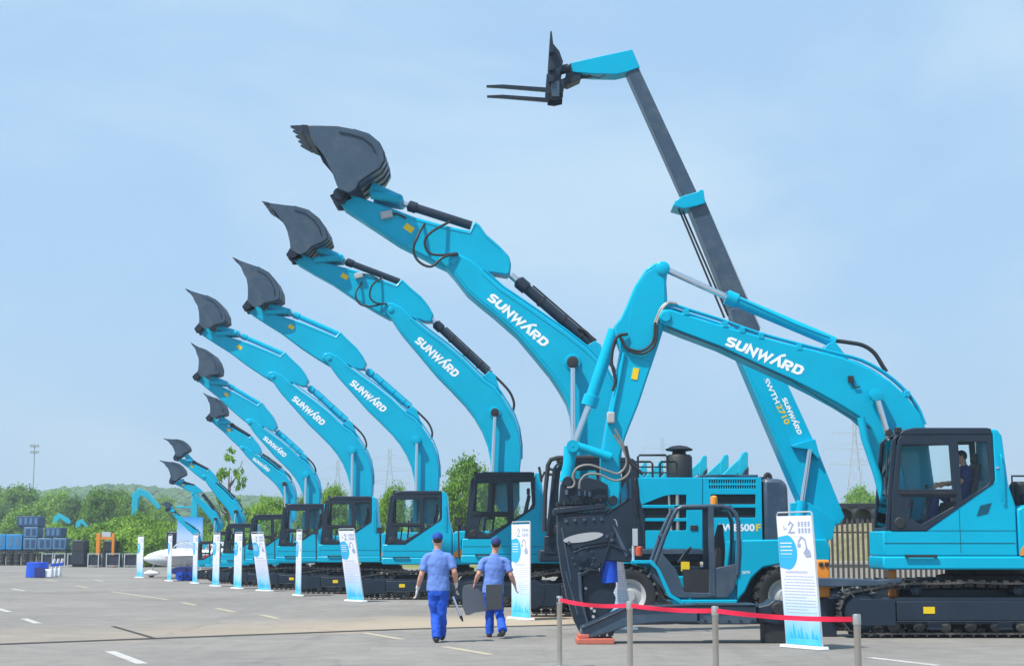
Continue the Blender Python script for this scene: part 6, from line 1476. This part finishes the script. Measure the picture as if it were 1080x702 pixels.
sp_ = thing('skid_platform', (at(30, 585, 128).x, 128, 0), 'dark steel platform carrying the stacked blue cases on the far left', 'platform')
z1 = at(30, 580, YB).z
MB().box(at(-14, 580, YB).x, at(72, 580, YB).x, YB - .1, YB + 1.8, z1 - .12, z1 - .003).build('deck', M['pipe'], sp_)
for px in (-12, 8, 28, 48, 69): x = at(px, 580, YB).x; MB().box(x, x + .12, YB, YB + 1.6, 0, z1 - .122).build('leg', M['pipe'], sp_)
# orange frame and two dark cases by it
Yo = 116
def dcase(px0, px1, pt_, lab):
    a, b = at(px0, pt_, Yo), at(px1, pt_, Yo); t = thing('equipment_case', ((a.x + b.x) / 2, Yo, 0), lab, 'case')
    MB().box(a.x, b.x, Yo, Yo + 1.2, .15, a.z).build('case_body', M['darkcase'], t, bevel=.08); MB().box(a.x + .1, b.x - .1, Yo - .03, Yo + .02, a.z * .6, a.z * .9).build('side_panel', M['pipe'], t)
    MB().box(a.x + .05, b.x - .05, Yo + .1, Yo + 1.1, 0, .148).build('skid', M['black'], t)
dcase(76, 90, 569, 'dark navy case standing behind the crates, left of the orange frame'); dcase(108.5, 122.5, 569.5, 'dark navy case standing under the orange frame')
o_ = thing('orange_frame', (at(112, 575, Yo - 1).x, Yo - 1, 0), 'orange steel gantry frame standing against the bright bushes', 'frame')
q = lambda a, b: at(a, b, Yo - 1)
for a, b in ((102, 106), (118.5, 121)): MB().box(q(a, 570).x, q(b, 570).x, Yo - 1.15, Yo - .85, 0, q(a, 562).z).build('leg', M['orange'], o_, bevel=.02)
MB().box(q(106, 562).x + .01, q(118.5, 562).x - .01, Yo - 1.12, Yo - .88, q(110, 568.5).z, q(110, 566).z).build('crossbar', M['orange'], o_); MB().box(q(108, 562).x, q(117, 562).x, Yo - 1.1, Yo - .9, q(110, 565.7).z, q(110, 560.5).z).build('hood', M['alu'], o_)

# ------------------------------------------------------------------ light aircraft, poster board, cart
YA = 77.0
def A(px, py, dy=0): return at(px, py, YA + dy)
ac = thing('light_aircraft', (A(190, 600).x, YA, 0), 'small white aircraft with red nose tip and tail marks behind the banners', 'aircraft')
prof = [(150, 589, .5), (152, 589, 1.8), (158, 588.5, 5), (167, 588, 7.5), (178, 587.5, 9), (192, 587.5, 9.5), (205, 586.5, 7.5), (220, 584, 4.5), (236, 581, 2.5)]
mb = MB(); mb.loft([(A(x, y), r_ * YA / FPX * 1.0, r_ * YA / FPX) for x, y, r_ in prof], 20, up=(0, 0, 1)); fu = mb.build('fuselage', M['white'], ac)
mb = MB(); mb.loft([(A(149.0, 589), .02, .02), (A(150, 589), .06, .06), (A(152, 589), .095, .095)], 14, up=(0, 0, 1)); mb.build('spinner', M['red'], ac)
mb = MB(); mb.loft([(A(180, 580), .1, .03), (A(187, 577), .3, .22), (A(197, 575.5), .34, .28), (A(206, 578), .2, .12), (A(211, 580), .05, .03)], 16, up=(0, 0, 1)); mb.build('canopy', M['glass'], ac)
mb = MB(); z0 = A(190, 587).z; x0, x1 = A(178, 587).x, A(204, 587).x; w_ = (x1 - x0)
mb.quadhex([(x0, YA - 4.3, z0 + .06), (x0 + w_ * .4, YA - 4.3, z0 + .16), (x1, YA - 4.3, z0 + .08), (x0 + w_ * .4, YA - 4.3, z0 + .02)], [(x0 - .15, YA + 4.3, z0 + .06), (x0 + w_ * .4, YA + 4.3, z0 + .18), (x1 + .1, YA + 4.3, z0 + .08), (x0 + w_ * .4, YA + 4.3, z0)]); mb.build('wing', M['white'], ac)
mb = MB(); mb.prism([(A(a, b).x, A(a, b).z) for a, b in ((214, 583), (222, 571), (236, 571), (237, 583))], YA - .05, YA + .05); fin = mb.build('tail_fin', M['white'], ac, bevel=.02)
mb = MB()
mb.prism([(A(a, b).x, A(a, b).z) for a, b in ((216, 590), (226, 590), (226, 585), (217, 585))], YA - .45, YA - .40)
for q_ in (217, 220.5): mb.prism([(A(a, b).x, A(a, b).z) for a, b in ((q_, 582), (q_ + .9, 582), (q_ + 3, 575), (q_ + 2.1, 575))], YA - .07, YA - .054)
mb.build('marking', M['red'], fin)
g0 = A(160, 606)
for px, dy in ((160, 0), (196, -.8), (196, .8)):
    x = A(px, 600).x; y = YA + dy; st = MB().tube([(x + .15, y * 1.0, z0 - .1), (x, y, .18)], .03, 8).build('landing_leg', M['alu'], ac)
    MB().loft([((x - .38, y, .2), .03, .04), ((x - .15, y, .22), .11, .15), ((x + .1, y, .2), .10, .13), ((x + .42, y, .22), .02, .03)], 12, up=(0, 0, 1)).build('wheel_fairing', M['white'], st)
    MB().lathe([(.05, -.05), (.15, -.05), (.15, .05), (.05, .05)], (x, y, .15), 'Y', 16).build('wheel', M['black'], st)
YB2 = 88
t = thing('poster_board', (at(199, 580, YB2).x, YB2, 0), 'tall poster board with a blue top and pale lower half behind the white aircraft', 'poster board')
x0, x1 = at(186, 580, YB2).x, at(213, 580, YB2).x; zb, zm, z1 = at(199, 589, YB2).z, at(199, 552, YB2).z, at(199, 545, YB2).z
pm = bpy.data.materials.new('poster_print'); pm.use_nodes = True; nt = pm.node_tree; tc = nt.nodes.new('ShaderNodeTexCoord'); sx = nt.nodes.new('ShaderNodeSeparateXYZ'); nt.links.new(tc.outputs['Generated'], sx.inputs[0]); cr = nt.nodes.new('ShaderNodeValToRGB'); e = cr.color_ramp.elements
e[0].position = .1; e[0].color = (.60, .58, .72, 1); e[1].position = .98; e[1].color = (.02, .32, .78, 1); q = e.new(.55); q.color = (.45, .62, .85, 1)
nt.links.new(sx.outputs[2], cr.inputs[0]); nt.links.new(cr.outputs[0], nt.nodes['Principled BSDF'].inputs['Base Color'])
MB().box(x0, x1, YB2, YB2 + .06, max(.1, zb), z1).build('panel', pm, t)
for x in (x0 + .05, x1 - .12): MB().box(x, x + .07, YB2 + .07, YB2 + .5, 0, z1 * .8).build('leg', M['alu'], t)
YC_ = gY(612)
t = thing('cart', (at(192, 605, YC_).x, YC_, 0), 'low dark cart with bright blue wheels in front of the aircraft', 'cart')
q = lambda a, b: at(a, b, YC_)
MB().prism([(q(a, b).x, q(a, b).z) for a, b in ((180, 603), (181, 599), (188, 597), (200, 597), (204, 602), (202, 605), (182, 605))], YC_, YC_ + .7).build('body', M['navy'], t, bevel=.03)
for px in (190, 198):
    for dy in (-.05, .65):
        p = q(px, 607.5); w_ = MB().lathe([(.05, -.07), (.19, -.07), (.2, -.03), (.2, .03), (.19, .07), (.05, .07)], (p.x, YC_ + dy, .2), 'Y', 20).build('wheel', M['blue'], t); MB().lathe([(.02, -.09), (.06, -.09), (.06, .09), (.02, .09)], (p.x, YC_ + dy, .2), 'Y', 12).build('hub', M['black'], w_)

# ------------------------------------------------------------------ second line of machines: distant excavators
def far_excavator(px, boom, stick, tipc, Y, label, group='turquoise excavators standing far back', body=True):
    xz = lambda pts: [(p.x, p.z) for p in (at(a, b, Y) for a, b in pts)]
    base = pt(px, 0, Y); t = thing('excavator', base, label, 'excavator', group)
    b = base
    for sd in (0, 1.7): MB().prism([(b.x - 1.7, .1), (b.x - 1.9, .5), (b.x - 1.6, .8), (b.x + 1.6, .8), (b.x + 1.9, .5), (b.x + 1.7, .1)], Y - 1.1 + sd, Y - .6 + sd).build('track', M['track'], t)
    MB().box(b.x - 1.4, b.x + 2.2, Y - 1.1, Y + 1.1, .85, 1.9).build('house', M['turq2'], t, bevel=.1)
    c = MB().box(b.x - 1.45, b.x - .1, Y - 1.15, Y - .2, 1.2, 2.6).build('cab', M['steel'], t, bevel=.1); MB().box(b.x - 1.3, b.x - .2, Y - 1.17, Y - 1.151, 1.7, 2.45).build('window', M['glass'], c)
    MB().prism(xz(boom), Y - .22, Y + .22).build('boom', M['turq2'], t, bevel=.02)
    if stick: MB().prism(xz(stick), Y - .16, Y + .16).build('stick', M['turq2'], t, bevel=.02)
    if tipc: MB().prism(xz(tipc), Y - .4, Y + .4).build('bucket', M['steel'], t, bevel=.02)
    return t
far_excavator(150, [(139, 545), (140, 522), (147, 515), (156, 518), (166, 530), (170, 534), (167, 537), (157, 526), (149, 522), (146, 527), (145, 545)], [(139, 521), (148, 514), (150, 517), (145, 538), (142, 545)], None, 140, 'hazy turquoise excavator with folded arm rising over the bright bushes')
far_excavator(64, [(56, 552), (57, 545), (62, 541), (72, 546), (75, 551), (72, 552), (63, 546), (60, 552)], None, None, 180, 'tiny turquoise excavator among the trees above the blue cases')
far_excavator(86, [(80, 556), (81, 550), (86, 547), (92, 553), (92, 556), (86, 551), (84, 556)], None, None, 178, 'tiny turquoise excavator among the trees, right of the other tiny one')
far_excavator(200, [(201, 560), (202, 530), (205, 518), (209, 519), (208, 560)], [(186, 533), (202, 534), (202, 536), (186, 535)], None, 110, 'turquoise machine with an upright mast and thin side arm behind the poster board', group=None)
fins = [(785, 476, 55), (765, 479, 60), (742.5, 480, 65), (715, 484, 70), (697, 485, 75), (680, 487, 80)]
fl = ['nearest and tallest turquoise lift arm showing above the dark hood cover', 'second turquoise lift arm above the dark hood cover', 'turquoise lift arm just right of the black air cleaner', 'turquoise lift arm just behind the black air cleaner', 'turquoise lift arm seen through the right side of the handrail', 'turquoise lift arm seen through the left side of the handrail']
for (px, top, Y), lab in zip(fins, fl):
    k = 55 / Y
    f = lambda dx, dy: (px + dx * k, top + dy * k)
    far_excavator(px - 2, [f(-2, 1), f(1, 0), f(3, 2), f(3, 100), f(-6, 100), f(-7, 20), f(-6, 9)], [f(-2, 2), f(-6, 8), f(-16, 17), f(-25, 26), f(-24, 40), f(-16, 30), f(-6, 22), f(0, 12)], [f(-1, 20), f(3, 16), f(2.8, 26), f(-4, 26)], Y, lab, 'turquoise machines lined up behind the hood')

# ------------------------------------------------------------------ sky, sun, haze
SUN_EL, SX, SY = R(58), -.78, -.62
w = bpy.data.worlds.new('World'); scene.world = w; w.use_nodes = True; nt = w.node_tree; bg = nt.nodes['Background']
sky = nt.nodes.new('ShaderNodeTexSky'); sky.sky_type = 'NISHITA'; sky.sun_disc = False; sky.sun_elevation = SUN_EL; sky.sun_rotation = math.atan2(SX, SY); sky.air_density = 1.0; sky.dust_density = 1.2; sky.ozone_density = 1.6
tc = nt.nodes.new('ShaderNodeTexCoord'); mp = nt.nodes.new('ShaderNodeMapping'); mp.inputs['Scale'].default_value = (1, 1, 2.2); nt.links.new(tc.outputs['Generated'], mp.inputs[0])
n1 = nt.nodes.new('ShaderNodeTexNoise'); n1.inputs['Scale'].default_value = 3.2; n1.inputs['Detail'].default_value = 7; n1.inputs['Roughness'].default_value = .52; n1.inputs['Distortion'].default_value = .4; nt.links.new(mp.outputs[0], n1.inputs[0])
r1 = nt.nodes.new('ShaderNodeMapRange'); r1.interpolation_type = 'SMOOTHSTEP'; r1.inputs[1].default_value = .40; r1.inputs[2].default_value = .74; r1.inputs[3].default_value = .0; r1.inputs[4].default_value = .75; nt.links.new(n1.outputs['Fac'], r1.inputs[0])
m0 = nt.nodes.new('ShaderNodeMix'); m0.data_type = 'RGBA'; m0.inputs[0].default_value = .80; m0.inputs[7].default_value = (3.3, 5.2, 7.4, 1); nt.links.new(sky.outputs[0], m0.inputs[6])
m1 = nt.nodes.new('ShaderNodeMix'); m1.data_type = 'RGBA'; m1.inputs[7].default_value = (4.7, 6.1, 7.3, 1); nt.links.new(r1.outputs[0], m1.inputs[0]); nt.links.new(m0.outputs[2], m1.inputs[6])
nt.links.new(m1.outputs[2], bg.inputs[0]); bg.inputs[1].default_value = .115
sl = bpy.data.lights.new('sun', 'SUN'); sl.energy = 5.0; sl.angle = R(.8); sl.color = (1, .955, .88); so = bpy.data.objects.new('sun', sl); COL.objects.link(so)
d = Vector((SX * math.cos(SUN_EL), SY * math.cos(SUN_EL), math.sin(SUN_EL))); so.rotation_euler = d.to_track_quat('Z', 'Y').to_euler(); so.location = d * 50

HAZE = 0.0007
if HAZE:
    hm = bpy.data.materials.new('haze'); hm.use_nodes = True; nt = hm.node_tree; nt.nodes.remove(nt.nodes['Principled BSDF'])
    pv = nt.nodes.new('ShaderNodeVolumePrincipled'); pv.inputs['Color'].default_value = (.80, .90, 1.0, 1); pv.inputs['Density'].default_value = HAZE; pv.inputs['Anisotropy'].default_value = .2
    nt.links.new(pv.outputs[0], nt.nodes['Material Output'].inputs['Volume'])
    o = MB().box(-1150, 1150, -70, 1150, -1.0, 75).build('haze', hm, None, smooth=False); tag(o, kind='stuff')

scene.view_settings.view_transform = 'Standard'; scene.view_settings.look = 'None'; scene.view_settings.exposure = 0.25; scene.view_settings.gamma = 1
scene.view_settings.use_curve_mapping = False
scene.render.engine = 'CYCLES'
scene.cycles.max_bounces = 8; scene.cycles.transparent_max_bounces = 16; scene.cycles.volume_bounces = 0
scene.render.resolution_x = 1024; scene.render.resolution_y = 665; scene.render.film_transparent = False
